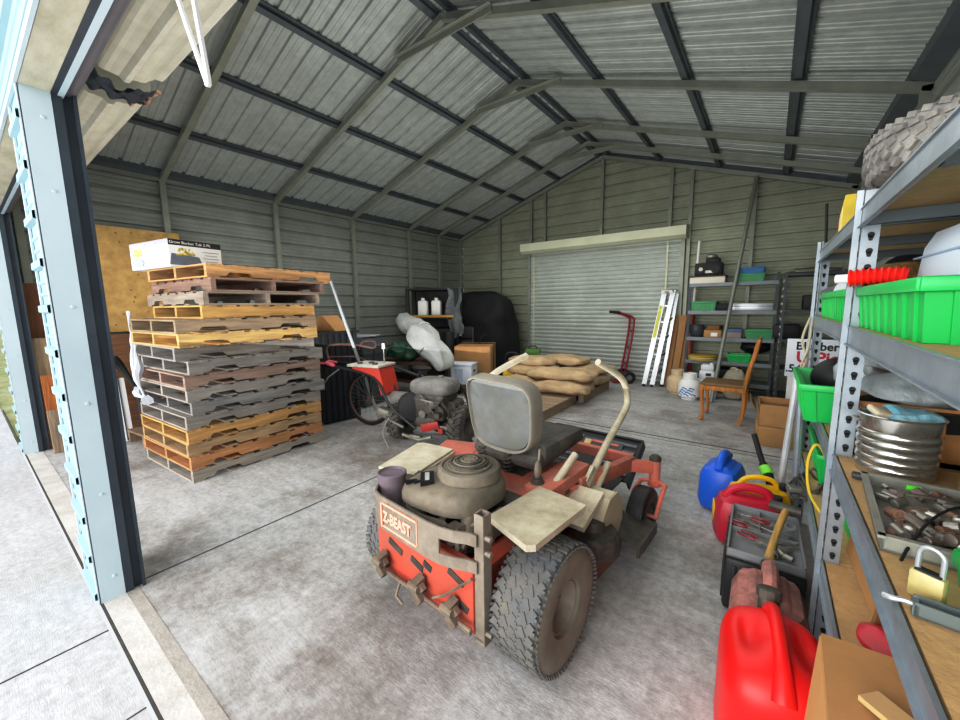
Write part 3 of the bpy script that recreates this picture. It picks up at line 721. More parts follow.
# ------------------------------------------------------------------ stacked pallets
pal_cols = ['#a89e92', '#c08b5c', '#b49670', '#c2985e', '#9b948c', '#8f8c88', '#a19a92', '#a3897a', '#a09a93', '#9d9893', '#c9a66d', '#9a866e', '#d3aa6a', '#9a8d80', '#93786a', '#c79b6a']
pal_names = ['weathered grey wood pallet at the floor, bottom of the stack', 'orange-brown wood pallet, second from the bottom of the stack', 'tan wood pallet, third from the bottom of the stack', 'golden brown wood pallet, fourth from the bottom of the stack',
 'grey wood pallet directly above the golden brown one low in the stack', 'dark grey pallet, sixth from the bottom of the tall stack', 'grey wood pallet, seventh from the bottom of the tall stack', 'pinkish brown-grey pallet, eighth from the bottom of the stack',
 'grey wood pallet just above the pinkish brown-grey one mid stack', 'grey wood pallet set back beneath the light tan one in the stack', 'light tan wood pallet, sixth from the top of the tall stack', 'grey-brown pallet, fifth from the top of the tall stack',
 'yellow-tan pallet with solid side board, fourth from the top of the stack', 'dark grey pallet turned sideways, third from the top of the stack', 'brown-grey pallet turned sideways, second from the top of the stack', 'bright orange-tan wood pallet on the very top of the tall stack']
dys = [0, -.01, -.01, -.01, 0, .05, .02, .02, .05, .0, .0, .0, .1, .10, .15, .20]
dxs = [0, .01, .005, .015, 0, .01, -.01, .0, .01, -.05, .02, .02, .0, .0, .0, .02]
rots = [0, .4, -.3, .3, 0, -.5, .6, 0, .3, -1, .5, -.3, .5, 90, 91, 4]
PH = .113; rnd = random.Random(3)
for i in range(16):
    side = rots[i] > 45
    lx, ly = (1.05, 1.22) if i != 12 else (1.05, 1.03)
    ang = math.radians(3.2+rots[i])
    p = thing('wood_pallet', pal_names[i], 'pallet', (-4.30+dxs[i]-.02*(i > 11), 1.605+dys[i], i*PH), ang, 'stacked wooden pallets')
    m = wood('pallet_wood_%d' % i, pal_cols[i], axis=1, scale=2.2)
    mx = wood('pallet_board_%d' % i, pal_cols[i], axis=0, scale=2.2)
    if side: lx, ly = 1.05, 1.22
    b = MB(); n = 7
    for k in range(n):
        w_ = ly/n*(.72+.1*rnd.random()); y = -ly/2+w_/2+(ly-w_)*k/(n-1)
        b.box((0, y+rnd.uniform(-.006, .006), .105), (lx+rnd.uniform(-.012, .0), w_, .014))
    b.build('top_deck', mx, p)
    for x in (-lx/2+.02, 0, lx/2-.02):
        b = MB()
        if i == 12: pr = [(-ly/2, .014), (ly/2, .014), (ly/2, .098), (-ly/2, .098)]
        else:
            pr = [(-ly/2, .014), (-ly/2+.15, .014), (-ly/2+.18, .048), (-ly/2+.36, .048), (-ly/2+.39, .014), (ly/2-.39, .014), (ly/2-.36, .048), (ly/2-.18, .048), (ly/2-.15, .014), (ly/2, .014), (ly/2, .098), (-ly/2, .098)]
        b.prism(pr, x-.019, x+.019, 'x'); b.build('stringer', m, p)
    b = MB()
    for k in range(5):
        w_ = .09+.01*rnd.random(); y = -ly/2+w_/2+(ly-w_)*k/4
        b.box((0, y, .007), (lx, w_, .013))
    b.build('bottom_deck', mx, p)
# plastic wrap hanging down the left front of the stack
m_wrap = mat('plastic_wrap', '#dfe4ec', .3, 0, var=.06, scale=12, alpha=.8, bump=.4)
b = MB()
for k, (x0, y0, x1, z0, z1, w_) in enumerate(((-4.86, .99, -4.79, 1.42, .62, .03), (-4.62, .955, -4.55, 1.12, .58, .04), (-4.80, .96, -4.50, .70, .62, .05))):
    pts = []
    for i in range(13):
        t = i/12; pts.append((x0+(x1-x0)*t+.012*math.sin(7*t+k), y0-.02*math.sin(PI*t)-.01*math.sin(11*t+k), z0+(z1-z0)*t))
    b.tube(pts, [w_*(.6+.4*math.sin(3+9*i/12+k)) for i in range(13)], 7)
b.jitter(.012, 12)
tag(b.build('plastic_wrap', m_wrap), 'loose clear plastic wrap hanging down the left side of the pallet stack', 'plastic wrap')

# printed white carton on top
t = thing('printed_carton', 'white printed carton with flower picture and black top band, on top of the pallets', 'box', (-4.62, 1.34, 16*PH+.001), math.radians(9))
wm = m_white; m_bandl = mat('grey_violet_band', '#b9b9cc', .6, var=.1)
m_pblue = mat('picture_blue', '#a9cbe3', .6, var=.2, scale=20); m_pyel = mat('picture_yellow', '#d9c65a', .7, var=.35, scale=40); m_pgrey = mat('picture_grey', '#6d7682', .6, var=.2, scale=20); m_txt = mat('grey_print', '#9fa7ad', .7)
b = MB(); b.box((0, 0, .12), (.70, .44, .24), bev=.004); b.build('carton_body', wm, t)
b = MB(); b.box((0, -.2205, .218), (.695, .002, .042), m=0); b.box((.3505, 0, .215), (.002, .435, .05), m=1); b.build('top_band', [m_bandl, m_dblk], t)
b = MB()
rr = random.Random(5)
for k in range(40):
    a = rr.uniform(0, PI); r = rr.uniform(.01, .08); b.box((-.2+r*1.15*math.cos(a), -.2212-.0002*k/40, .125+r*.8*math.sin(a)), (.022, .001, .016), (0, a, 0), m=1)
b.prism([(-.28, .1), (-.12, .1), (-.145, .025), (-.255, .025)], -.2215, -.221, 'y', m=0); b.tube([(-.12, -.2215, .08), (-.095, -.2215, .06), (-.12, -.2215, .03)], .005, 6, m=2)
for k in range(5): b.box((.12, -.2212, .17-.025*k), (.22-.03*(k % 2), .001, .007), m=3)
b.prism([(-.22, .02), (.05, .02), (.02, .10), (-.2, .12)], .351, .3515, 'x', m=2)
for k in range(26):
    a = rr.uniform(0, PI); r = rr.uniform(.01, .06); b.box((.3522, -.09+r*1.2*math.cos(a), .11+r*math.sin(a)), (.001, .02, .014), (a, 0, 0), m=1)
for k in range(4): b.box((.3515, .125, .15-.028*k), (.001, .14-.03*(k % 2), .007), m=3)
b.build('printed_picture', [m_pblue, m_pyel, m_pgrey, m_txt], t)
text_part('Grow Bucket Tub 2-Pk', .034, m_white, t, (.3518, -.21, .204), (PI/2, 0, PI/2), sx=1.05)
text_part('Grow Bucket Tub 2-Pk', .03, m_white, t, (-.30, -.2218, .207), (PI/2, 0, 0), sx=1.5)

# ------------------------------------------------------------------ things along the left wall
m_ply = mat('plywood_sheet', '#c7a566', .8, 0, var=.12, scale=3, stretch=(1, 1, 1), dirt='#8f6f3a', dscale=9, damt=.6)
b = MB(); b.box((0, 0, .6), (.018, .95, 1.2)); rk = random.Random(2)
for k in range(22): b.cyl((.0085, rk.uniform(-.45, .45), rk.uniform(.05, 1.15)), (.0105, rk.uniform(-.45, .45) if False else 0, 0), .001) if False else b.ell((.009, rk.uniform(-.45, .45), rk.uniform(.05, 1.15)), (.002, .009, .011), 8, 6, 1)
tag(b.build('plywood_sheet', [m_ply, m_cardd], loc=(-6.12, 1.35, 1.19)), 'yellow plywood sheet with dark knots fixed high on the wall behind the pallets', 'plywood')
b = MB(); b.box((0, 0, .56), (.02, 1.2, 1.16)); tag(b.build('brown_plywood', wood('brown_ply', '#8a5f42', axis=1), loc=(-6.13, 1.3, .02)), 'dark brown plywood panel standing on the floor under the yellow plywood', 'plywood')
b = MB(); b.bar((-5.57, .93, .012), (-5.95, .98, .67), .21, .012, up=(1, 0, 0))
for dy in (-.04, .05): b.bar((-5.563, .93+dy, .02), (-5.943, .98+dy, .675), .007, .012, m=1, up=(1, 0, 0))
tag(b.build('white_slat_board', [m_white, m_dark]), 'narrow white board leaning behind the door track', 'board')
for k, (x, y, lab) in enumerate(((-5.74, 1.10, 'thin black plastic bumper strip curving down beside the white panel'), (-5.80, 1.30, 'thicker black bumper strip with a forked foot by the pallets'))):
    t = thing('bumper_strip', lab, 'strip', (x, y, 0), .5+.3*k)
    b = MB(); pts = smooth([(-.12, -.05, .92-.05*k), (-.1, 0, .8), (.02, .02, .58), (.08, .03, .35), (.1, 0, .15), (.16, -.02, .06)]); b.tube(pts, [.035+.012*math.sin(i*.4) for i in range(len(pts))], 8); b.build('strip', m_dblk, t)
    b = MB(); b.box((.13, -.02, .04), (.2, .05, .05), .3, bev=.015); b.build('foot', m_dblk, t)
b = MB(); b.box((0, 0, .45), (.02, .28, .86)); tag(b.build('grey_board', mat('grey_board', '#8e979b', .7), loc=(-6.04, 1.45, 0), rot=(0, -.05, .0)), 'grey board leaning on the wall behind the black bumper strips', 'board')
t = thing('rust_orange_bucket', 'rust orange plastic bucket near the wall left of the pallets', 'bucket', (-5.45, 1.42, .137))
b = MB(); b.lathe([(.12, 0), (.15, .34), (.155, .36), (.14, .36), (.12, .02)], 24); b.build('bucket', mat('rust_orange', '#a8623a', .6, var=.2), t)
b = MB(); b.lathe([(.157, .31), (.165, .33), (.157, .35)], 24, capb=False, capt=False); b.build('rim', mat('rust_orange2', '#8a5030', .6), t)
# low brown pallet left of the stack
p = thing('low_pallet', 'rounded brown wood skid on the floor left of the pallet stack', 'pallet', (-5.22, 1.50, 0), .1)
mwd = wood('skid_brown', '#8d7660', axis=0)
b = MB()
for k in range(6): b.box((0, -.4+.16*k, .125), (.86, .14, .02))
b.build('top_deck', mwd, p)
for x in (-.38, 0, .38):
    b = MB(); b.box((x, 0, .0575), (.05, .95, .115)); b.build('stringer', mwd, p)
# boards seen through the far door
for k, (x, y, w_, l, lx_, c, lab) in enumerate(((-6.10, .52, .24, 1.72, -.02, '#8b5a3a', 'tall red-brown plank leaning inside the far doorway'), (-6.0, .53, .17, 1.16, -.04, '#c6ae8c', 'pale tan board leaning in front of the red-brown plank'),
        (-5.9, .52, .13, .78, -.05, '#c0783e', 'orange wood offcut standing in front of the pale tan board'), (-5.74, .51, .13, .44, -.1, '#a5917c', 'short weathered plywood piece at the foot of the far door jamb'), (-6.02, .66, .04, 1.95, -.03, '#8b8078', 'thin grey-brown stick leaning beside the red-brown plank'))):
    b = MB(); b.box((0, 0, l/2), (.02, w_, l)); b.box((.002, w_*.1, l/2), (.018, w_*.2, l*.995))
    tag(b.build('leaning_board', wood('lean_%d' % k, c, axis=2), loc=(x, y, .003), rot=(math.radians(-3 if k == 4 else 0), lx_, math.radians(5))), lab, 'board')

# ------------------------------------------------------------------ pole, ridged bin, cardboard gable
b = MB(); b.cyl((-3.83, 2.46, 1.72), (-3.95, 3.12, .0), .018, seg=12)
tag(b.build('chrome_pole', m_alu), 'shiny metal pole leaning against the far end of the pallet stack', 'pole')
t = thing('ridged_bin', 'tall black ridged plastic bin behind the far end of the pallets', 'bin', (-4.72, 2.88, 0), math.radians(-8))
b = MB(); b.box((0, 0, .57), (.9, .5, 1.14), bev=.03)
for k in range(13): b.cyl((-.42+.07*k, -.25, .03), (-.42+.07*k, -.25, 1.12), .025, seg=10)
for k in range(6): b.cyl((.45, -.2+.08*k, .03), (.45, -.2+.08*k, 1.12), .025, seg=10)
b.build('bin_body', mat('black_ridged', '#20242b', .5, var=.2), t)
b = MB(); b.box((0, 0, 1.13), (.94, .54, .03), bev=.01); b.build('bin_rim', m_dblk, t)
b = MB(); b.prism([(-.28, 0), (.28, 0), (.04, .19), (-.02, .19)], -.12, .12, 'y'); tag(b.build('cardboard_peak', m_card, loc=(-4.62, 2.9, 1.146), rot=.1), 'folded brown cardboard peak lying on the black ridged bin', 'cardboard')

# ------------------------------------------------------------------ bicycle
t = thing('bicycle', 'old bicycle with spoked wheel and rusty curved handlebar behind the tiller', 'bicycle', (-3.86, 2.90, 0), math.radians(14))
def bike_wheel(x):
    e = MB(); T = Matrix.Translation((x, 0, .33)) @ Matrix.Rotation(PI/2, 4, 'X')
    e.tube([(x+.31*math.cos(a), 0, .33+.31*math.sin(a)) for a in [2*PI*k/48 for k in range(48)]], .022, 8, closed=True)
    o = e.build('bike_wheel', m_dblk, t)
    e = MB(); e.tube([(x+.285*math.cos(a), 0, .33+.285*math.sin(a)) for a in [2*PI*k/48 for k in range(48)]], .011, 6, closed=True); e.cyl((x, -.04, .33), (x, .04, .33), .022, seg=12); e.build('wheel_rim', m_rust, o)
    e = MB()
    for k in range(28):
        a = 2*PI*k/28; c = a+(.5 if k % 2 else -.5); e.cyl((x+.02*math.cos(c), (.03 if k % 2 else -.03), .33+.02*math.sin(c)), (x+.285*math.cos(a), 0, .33+.285*math.sin(a)), .0016, seg=4)
    e.build('spokes', m_chrome, o)
bike_wheel(0); bike_wheel(1.05)
b = MB()
b.tube([(.0, .05, .33), (-.02, .05, .6), (.06, .02, .72), (.12, 0, .95)], .013, 8); b.tube([(.0, -.05, .33), (-.02, -.05, .6), (.06, -.02, .72)], .013, 8)
b.build('fork', m_dblk, t)
b = MB(); b.tube([(.08, 0, .75), (.55, 0, .3)], .017, 8); b.tube([(.1, 0, .8), (.72, 0, .66)], .015, 8); b.tube([(.55, 0, .3), (.75, 0, .73)], .016, 8); b.tube([(.55, .02, .3), (1.05, .05, .33)], .011, 8); b.tube([(.73, .02, .68), (1.05, .05, .33)], .01, 8); b.build('frame', mat('dark_bike_frame', '#33373c', .4, .3), t)
b = MB(); b.ell((.76, 0, .745), (.13, .06, .03), 14, 8); b.build('saddle', m_dblk, t)
b = MB(); b.tube(smooth([(-.32, -.26, .78), (-.38, -.24, .93), (-.34, -.2, 1.0), (-.1, -.1, 1.0), (.11, 0, .96), (.0, .15, 1.02), (-.25, .24, 1.0), (-.33, .26, .9)]), .0125, 8); b.tube([(-.37, -.24, .86), (-.05, -.1, .86), (-.02, 0, .8)], .01, 8); b.build('handlebar', m_rust, t)

# ------------------------------------------------------------------ walk-behind tiller
t = thing('walk_behind_tiller', 'greasy walk-behind tiller with red control console and knobby tyres', 'tiller', (-2.82, 2.90, 0), math.radians(14))
m_knob = mat('muddy_tyre', '#3b3a38', .9, 0, var=.25, scale=12, dirt='#6f685c', dscale=9, damt=.7)
for x in (-.36, .36): tyre(t, (x, 0, .215), .205, .15, .09, 18, [m_knob, m_knob, m_engd], 'knobby_wheel', 'knob')
m_dull = mat('dull_grey_metal', '#77746c', .5, .4, var=.3, scale=14)
m_dust = mat('dusty_grey_cover', '#8a8883', .7, 0, var=.15, scale=9, dirt='#4b4945', dscale=6, damt=.7)
b = MB(); b.cyl((-.3, 0, .215), (.3, 0, .215), .03, seg=10); b.box((0, .05, .26), (.3, .45, .12), bev=.02); b.box((.03, 0, .42), (.44, .36, .28), bev=.05)
for k in range(6): b.box((.14, -.02, .34+.03*k), (.2, .3, .008))
b.tube([(.05, -.2, .4), (.2, -.24, .46), (.26, -.2, .55)], .015, 8); b.cyl((.1, -.24, .42), (.1, -.16, .42), .045, seg=14); b.cyl((.2, -.24, .36), (.2, -.16, .36), .03, seg=12)
b.tube([(-.05, -.19, .5), (.05, -.26, .52), (.18, -.26, .5), (.24, -.2, .42)], .012, 8, m=1); b.tube([(.0, -.2, .56), (.1, -.25, .48), (.16, -.22, .38)], .009, 6, m=1); b.box((.16, -.21, .47), (.1, .06, .07), (.2, .1, .3), bev=.012, m=1); b.cyl((.28, -.1, .42), (.28, .12, .42), .06, seg=14); b.cyl((.02, -.215, .36), (.02, -.19, .36), .04, seg=12, m=1); b.tube([(.25, -.22, .5), (.32, -.2, .4), (.3, -.16, .3)], .014, 6)
b.build('engine_block', [m_engd, m_dull], t)
b = MB(); b.lathe([(.165, 0), (.165, .05), (.14, .075), (.06, .085), (.001, .086)], 28, 0, Matrix.Translation((-.14, -.12, .40)) @ Matrix.Rotation(PI/2, 4, 'X') @ Matrix.Rotation(.5, 4, 'Y')); b.build('recoil_cover', m_black, t)
b = MB(); b.ell((.06, 0, .61), (.25, .19, .09), 28, 14, e=.6); b.lathe([(.236, 0), (.24, .01), (.236, .02)], 32, 0, Matrix.Translation((.06, 0, .60)) @ Matrix.Scale(.8, 4, (0, 1, 0)), capb=False, capt=False); b.cyl((.12, .02, .69), (.12, .02, .72), .03); b.build('fuel_tank', m_dust, t)
b = MB(); b.cyl((-.5, -.02, .44), (-.15, .02, .42), .085, .095, 18); b.build('gear_housing', m_dust, t)
b = MB(); b.box((-.42, -.14, .29), (.28, .1, .1), (0, .35, .2), bev=.02); b.tube([(-.55, -.16, .34), (-.4, -.2, .26), (-.2, -.22, .2)], .016, 8); b.tube([(-.2, -.24, .13), (0, -.25, .1), (.14, -.24, .14)], .02, 8); b.box((-.05, -.24, .12), (.14, .05, .05), bev=.01); b.build('linkage', m_dull, t)
b = MB(); b.box((.10, -.2, .235), (.20, .03, .085), (0, -.25, .1), bev=.01); b.box((.22, -.19, .2), (.05, .03, .05)); b.build('red_guard', mat('greasy_red', '#b8291f', .5, var=.3, scale=12, dirt='#4a2a22', dscale=12, damt=.8), t)
b = MB()
for y in (-.17, .05): b.tube(smooth([(-.05, y-.05, .2), (-.35, y-.06, .42), (-.55, y, .66), (-.78, y, .74), (-1.25, y-.03, .80)]), .016, 8)
b.tube([(-.62, -.17, .7), (-.62, .05, .7)], .012, 8)
b.build('handlebar', m_black, t)
b = MB()
for y in (-.2, .02): b.cyl((-1.1, y, .785), (-1.28, y, .803), .022, seg=10)
b.build('grip', m_dblk, t) if False else None
for y in (-.2, .02):
    g = MB(); g.cyl((-1.08, y, .785), (-1.28, y, .805), .022, seg=10); g.build('grip', m_dblk, t)
b = MB(); b.prism([(-.88, .80), (-.52, .80), (-.45, .52), (-.50, .50), (-.57, .70), (-.86, .755)], -.17, .09, 'y'); b.build('control_console', mat('tiller_red', '#d5402e', .45, var=.1, scale=6, dirt='#8b3a2c', dscale=6, damt=.4), t)
b = MB(); b.box((-.71, -.04, .81), (.42, .32, .03), (0, 0, 0), bev=.01)
for x, y in ((-.8, -.12), (-.7, -.05), (-.6, -.12)): b.cyl((x, y, .82), (x, y, .84), .03, seg=12, m=1)
b.build('console_top', [mat('console_white', '#cfcac0', .6, var=.12, scale=9, dirt='#807a70', dscale=8, damt=.5), m_engd], t)
b = MB(); b.cyl((-.58, .02, .82), (-.585, .02, .99), .009, seg=8); b.cyl((-.585, .02, .98), (-.587, .02, 1.04), .02, .016, 10, m=1); b.build('shift_lever', [m_chrome, m_white], t)
b = MB(); b.tube(smooth([(-1.12, -.18, .82), (-1.16, -.24, .83), (-1.2, -.16, .84), (-1.14, -.1, .82)]), .012, 6); b.box((-1.2, -.22, .825), (.16, .03, .02), .3); b.box((-1.1, -.24, .815), (.14, .03, .02), -.4); b.build('pink_ribbon', mat('pink_ribbon', '#e8707c', .7), t)
b = MB(); b.tube([(-1.0, -.23, .77), (-1.12, -.27, .68), (-1.2, -.28, .58)], .008, 6); b.build('brake_lever', m_chrome, t)
b = MB(); b.tube(smooth([(-.35, -.26, .3), (-.42, -.28, .14), (-.36, -.3, .02), (-.3, -.34, .006)]), .004, 5); b.build('cord_end', mat('cord_grey', '#a8a296', .8), t)

# ------------------------------------------------------------------ heap in the back left corner
t = thing('dark_wood_table', 'low dark wooden table under the grey sacks by the left wall', 'table', (-4.78, 4.35, 0), math.radians(8))
mdw = wood('dark_table', '#4f3325', axis=0)
b = MB(); b.box((0, 0, .58), (1.35, .75, .05), bev=.006); b.box((0, 0, .28), (1.25, .65, .03)); b.build('tabletop', mdw, t)
for x in (-.62, .62):
    for y in (-.32, .32): b = MB(); b.box((x, y, .28), (.07, .07, .56)); b.build('leg', mdw, t)
def pillow(dx, dy, dz, e=.55, seed=1.0, crumple=.02, fr=5):
    b = MB(); b.ell((0, 0, dz/2), (dx/2, dy/2, dz/2), 40, 22, 0, e=e); 
    for i, p in enumerate(b.v):
        k = max(abs(p.x)/(dx/2), abs(p.y)/(dy/2)); p.z = dz/2+(p.z-dz/2)*(1-.45*max(0, k-.45)/.55)
        b.v[i] = p+noise.noise_vector(p*fr+Vector((seed*7, seed*3, seed)))*crumple
    z = min(p.z for p in b.v)
    for p in b.v: p.z = max(0, p.z-z-.006)
    return b
m_sackg = mat('grey_white_sack', '#c4c6c4', .6, 0, var=.1, scale=6, dirt='#8d9090', dscale=4, damt=.5, bump=.5, bscale=14)
t = thing('tarp_roll', 'rolled grey-white tarpaulin lying along the back of the table', 'tarpaulin', (-5.05, 4.85, .90), (0, math.radians(17), math.radians(-8)))
b = MB(); pts = [(-.6+1.2*i/14, .03*math.sin(i), 0) for i in range(15)]
b.tube([(x, y, .17) for x, y, z in pts], [.05, .12, .15, .16, .165, .17, .16, .165, .17, .16, .165, .16, .15, .11, .04], 18); b.jitter(.035, 7); b.build('roll', m_sackg, t)
b = MB(); b.tube([(.2+.01*math.cos(a), .175*math.cos(a), .17+.175*math.sin(a)) for a in [2*PI*k/20 for k in range(20)]], .008, 5, closed=True); b.build('tie', m_white, t)
t = thing('white_sack', 'stuffed grey-white sack tied round its middle, leaning on the table edge', 'sack', (-4.30, 4.30, .70), (math.radians(8), math.radians(50), math.radians(20)))
b = pillow(.82, .52, .30, .42, 2, .06, 5); b.build('sack', m_sackg, t)
b = MB(); b.tube([(.0+.02*math.sin(a*2), .265*math.cos(a), .13+.15*math.sin(a)) for a in [2*PI*k/28 for k in range(28)]], .006, 5, closed=True); b.build('tie', m_engd, t)
b = pillow(.55, .36, .26, .7, 5, .06, 9); tag(b.build('green_bag', mat('dark_green_bag', '#1f4634', .35, 0, var=.4, scale=14, bump=.6, bscale=30), loc=(-4.55, 4.12, .608), rot=.3), 'crumpled dark green plastic bag on the dark table', 'bag')
t = thing('grey_crate', 'dark grey ridged crate with papers on top behind the tiller console', 'crate', (-4.98, 3.55, .0), math.radians(10))
b = MB(); b.box((0, 0, .5), (.75, .5, .98), bev=.02)
for k in range(7): b.box((0, -.252, .12+.13*k), (.74, .015, .05), bev=.005); b.box((.377, 0, .12+.13*k), (.015, .48, .05), bev=.005)
b.build('crate_body', mat('charcoal_crate', '#3c4148', .5, var=.15), t)
b = MB()
for k in range(4): b.box((-.05+.04*k, .02*k, .995+.008*k), (.5, .34, .008), .25*k-.3)
b.build('papers', mat('grey_papers', '#a7adb0', .7, var=.2, scale=8), t)
t = thing('file_box', 'white cardboard file box with hand hole on a low dark skid', 'box', (-4.1, 5.02, .15), math.radians(20))
b = MB(); b.box((0, 0, .16), (.40, .32, .32), bev=.005); b.box((0, 0, .325), (.42, .34, .03), bev=.005); b.build('box_body', mat('bluish_white_card', '#d3d9e2', .6, var=.05), t)
b = MB(); b.box((.212, 0, .23), (.004, .1, .035), bev=.001); b.box((-.05, -.1625, .16), (.12, .003, .2)); b.build('hand_hole', m_dblk, t) if False else None
b = MB(); b.box((.2015, 0, .22), (.003, .1, .035)); b.build('hand_hole', m_dblk, t)
b = MB(); b.box((-.02, -.1615, .15), (.14, .003, .22)); b.build('printed_panel', mat('pale_print', '#a9b3c4', .7), t)
t = thing('dark_skid', 'low dark wooden skid under the white file box', 'pallet', (-4.1, 5.05, 0), math.radians(10))
b = MB()
for k in range(4): b.box((0, -.26+.172*k, .135), (.7, .15, .022))
b.build('top_deck', mdw, t)
for x in (-.3, .0, .3): b = MB(); b.box((x, 0, .062), (.06, .66, .124)); b.build('stringer', mdw, t)
t = carton('strapped_carton', 'large brown carton with black strap left of the feed sacks', (-4.45, 5.85, .135), math.radians(28), (.66, .84, .58), tape=False)
b = MB(); b.tube([(.334, -.1, .0), (.336, -.02, .3), (.335, .1, .586), (0, .12, .588), (-.335, .12, .586), (-.336, .12, .05)], .012, 6); b.tube(smooth([(.05, .1, .588), (.1, .2, .72), (.2, .3, .72), (.26, .36, .588)]), .012, 6); b.build('strap', m_dblk, t)
t = thing('carton_skid', 'dark skid holding the strapped carton off the floor', 'pallet', (-4.45, 5.85, 0), math.radians(28))
b = MB(); b.box((0, 0, .12), (.8, .9, .025)); b.build('top_deck', mdw, t)
for x in (-.4, .4): b = MB(); b.box((x*.85, 0, .053), (.06, .88, .106)); b.build('stringer', mdw, t)
# black rack with odds and ends
t = thing('black_rack', 'black open metal rack holding white jugs in the back left corner', 'rack', (-5.58, 5.95, 0), math.radians(30))
for x in (-.5, .5):
    for y in (-.25, .25): b = MB(); b.box((x, y, .9), (.07, .07, 1.8), bev=.01); b.build('post', m_dblk, t)
b = MB(); b.box((0, .26, 1.1), (1.0, .02, 1.36)); b.box((-.1, -.02, .25), (.8, .4, .4), bev=.03); b.box((0, 0, .75), (.9, .4, .5), bev=.05); b.build('black_panel', m_dblk, t)
for z in (.45, 1.2, 1.78): b = MB(); b.box((0, 0, z), (1.06, .56, .04), bev=.01); b.build('shelf', m_dblk, t)
for k, (x, lab) in enumerate(((-.22, 'white jug on the black rack, nearer the left post'), (.06, 'white jug on the black rack beside the hanging blanket'))):
    j = thing('white_jug', lab, 'jug', Matrix.Translation((-5.58, 5.95, 1.222)) @ Matrix.Rotation(math.radians(30), 4, 'Z') @ Vector((x, -.1, 0)), .5)
    b = MB(); b.box((0, 0, .17), (.2, .16, .34), bev=.04); b.cyl((0, 0, .33), (0, 0, .4), .04); b.build('jug_body', m_white, j); b = MB(); b.cyl((0, 0, .39), (0, 0, .43), .045); b.build('jug_cap', m_dblk, j)
b = MB(); b.box((0, 0, 0), (.9, .09, .045)); tag(b.build('yellow_timber', wood('yellow_timber', '#c99a44', axis=0), loc=(-5.44, 5.70, 1.245), rot=math.radians(30)), 'yellow timber lying across the black rack below the jugs', 'timber')
b = MB(); b.grid(lambda u, v: (.28*(u-.5)+.03*math.sin(9*v), -.05*math.sin(7*u+5*v)-.04*math.sin(3*v), 1.75-.95*v-.05*math.sin(4*u)), 16, 28); b.grid(lambda u, v: (.28*(u-.5)+.03*math.sin(9*v), -.05*math.sin(7*u+5*v)-.04*math.sin(3*v)+.03, 1.75-.95*v-.05*math.sin(4*u)), 16, 28); b.jitter(.03, 9)
tag(b.build('moving_blanket', mat('grey_blanket', '#6c7174', .9, var=.35, scale=14, bump=.4), loc=(-5.05, 5.95, 0.06), rot=math.radians(30)), 'mottled grey blanket hanging from the right side of the black rack', 'blanket')
for k, (x, y, lab) in enumerate(((-5.13, 5.45, 'upright black tyre-like roll in front of the rack, left of a pair'), (-4.93, 5.62, 'upright black roll beside the strapped carton, right of a pair'))):
    r_ = thing('black_roll', lab, 'roll', (x, y, 0)); b = MB(); b.lathe([(.1, 0), (.11, .02), (.11, .93), (.09, .96), (.03, .96), (.03, .9)], 20, capt=True); b.build('roll', m_dblk, r_); b = MB(); b.lathe([(.112, .3), (.116, .31), (.112, .32)], 20, capb=False, capt=False); b.build('band', m_engd, r_)
t = thing('folded_chair', 'folded black chair with white label beside the strapped carton', 'chair', (-5.05, 6.2, 0), (math.radians(-8), 0, math.radians(35)))
b = MB(); b.box((0, .03, .55), (.4, .03, .42), bev=.012); b.build('seat', m_dblk, t); b = MB(); b.box((0, .0, .9), (.4, .025, .25), bev=.012); b.build('backrest', m_dblk, t)
for x in (-.2, .2): b = MB(); b.tube([(x, .02, .0), (x, 0, 1.0)], .012, 8); b.build('leg', m_chrome, t)
b = MB(); b.box((-.08, -.015, .9), (.1, .004, .14)); b.build('label', m_white, t)
# big black tarp heap
b = MB()
def heap(u, v):
    a = 2*PI*u; rad = math.sin(PI/2*v)**.6
    x = .9*rad*math.copysign(abs(math.cos(a))**.6, math.cos(a)); y = .55*rad*math.copysign(abs(math.sin(a))**.6, math.sin(a))
    z = 1.72*(math.cos(PI/2*v)**.3)*(1-.08*x) if v < 1 else 0
    n = noise.noise_vector(Vector((x*2.2, y*2.2, z*2.2)))*.14*(0 if v > .98 else 1)
    return (x+n.x, y+n.y, max(0, z+n.z))
b.grid(heap, 44, 26)
tag(b.build('black_tarp_heap', mat('black_tarp', '#0c0d12', .8, 0, var=.35, scale=5, bump=.5, bscale=9), loc=(-5.22, 6.98, 0)), 'tall heap under a black tarp in the back left corner', 'tarp')
t = thing('yellow_trimmer', 'small yellow and black engine tool left of the feed sacks', 'tool', (-3.52, 5.62, .002), math.radians(20))
b = MB(); b.box((0, 0, .3), (.26, .2, .14), bev=.03); b.build('tool_body', m_yel, t); b = MB(); b.box((0, 0, .43), (.22, .18, .16), bev=.05); b.tube(smooth([(-.1, 0, .5), (-.06, 0, .62), (.1, 0, .62), (.14, 0, .48)]), .018, 8); b.cyl((.05, .1, .42), (.05, .16, .42), .06); b.build('engine_cap', m_dblk, t); b = MB(); b.box((0, 0, .12), (.22, .18, .24), bev=.02); b.build('stand', m_engd, t)
for k, (x, y, z, d, c, lab) in enumerate(((-3.72, 6.75, .52, (.3, .2, .14), '#5a8c3a', 'small green tool case between the carton and feed sacks'), )):
    q = thing('tool_case', lab, 'case', (x, y, 0), .4); b = MB(); b.box((0, 0, z), d, bev=.03); b.build('case_body', mat('case_green', c, .5), q); b = MB(); b.box((0, 0, z/2-.04), (.34, .3, z-.08), bev=.02); b.build('case_base', m_dblk, q); b = MB(); b.tube([(-.08, 0, z+.06), (-.06, 0, z+.12), (.06, 0, z+.12), (.08, 0, z+.06)], .012, 6); b.build('handle', m_dblk, q)

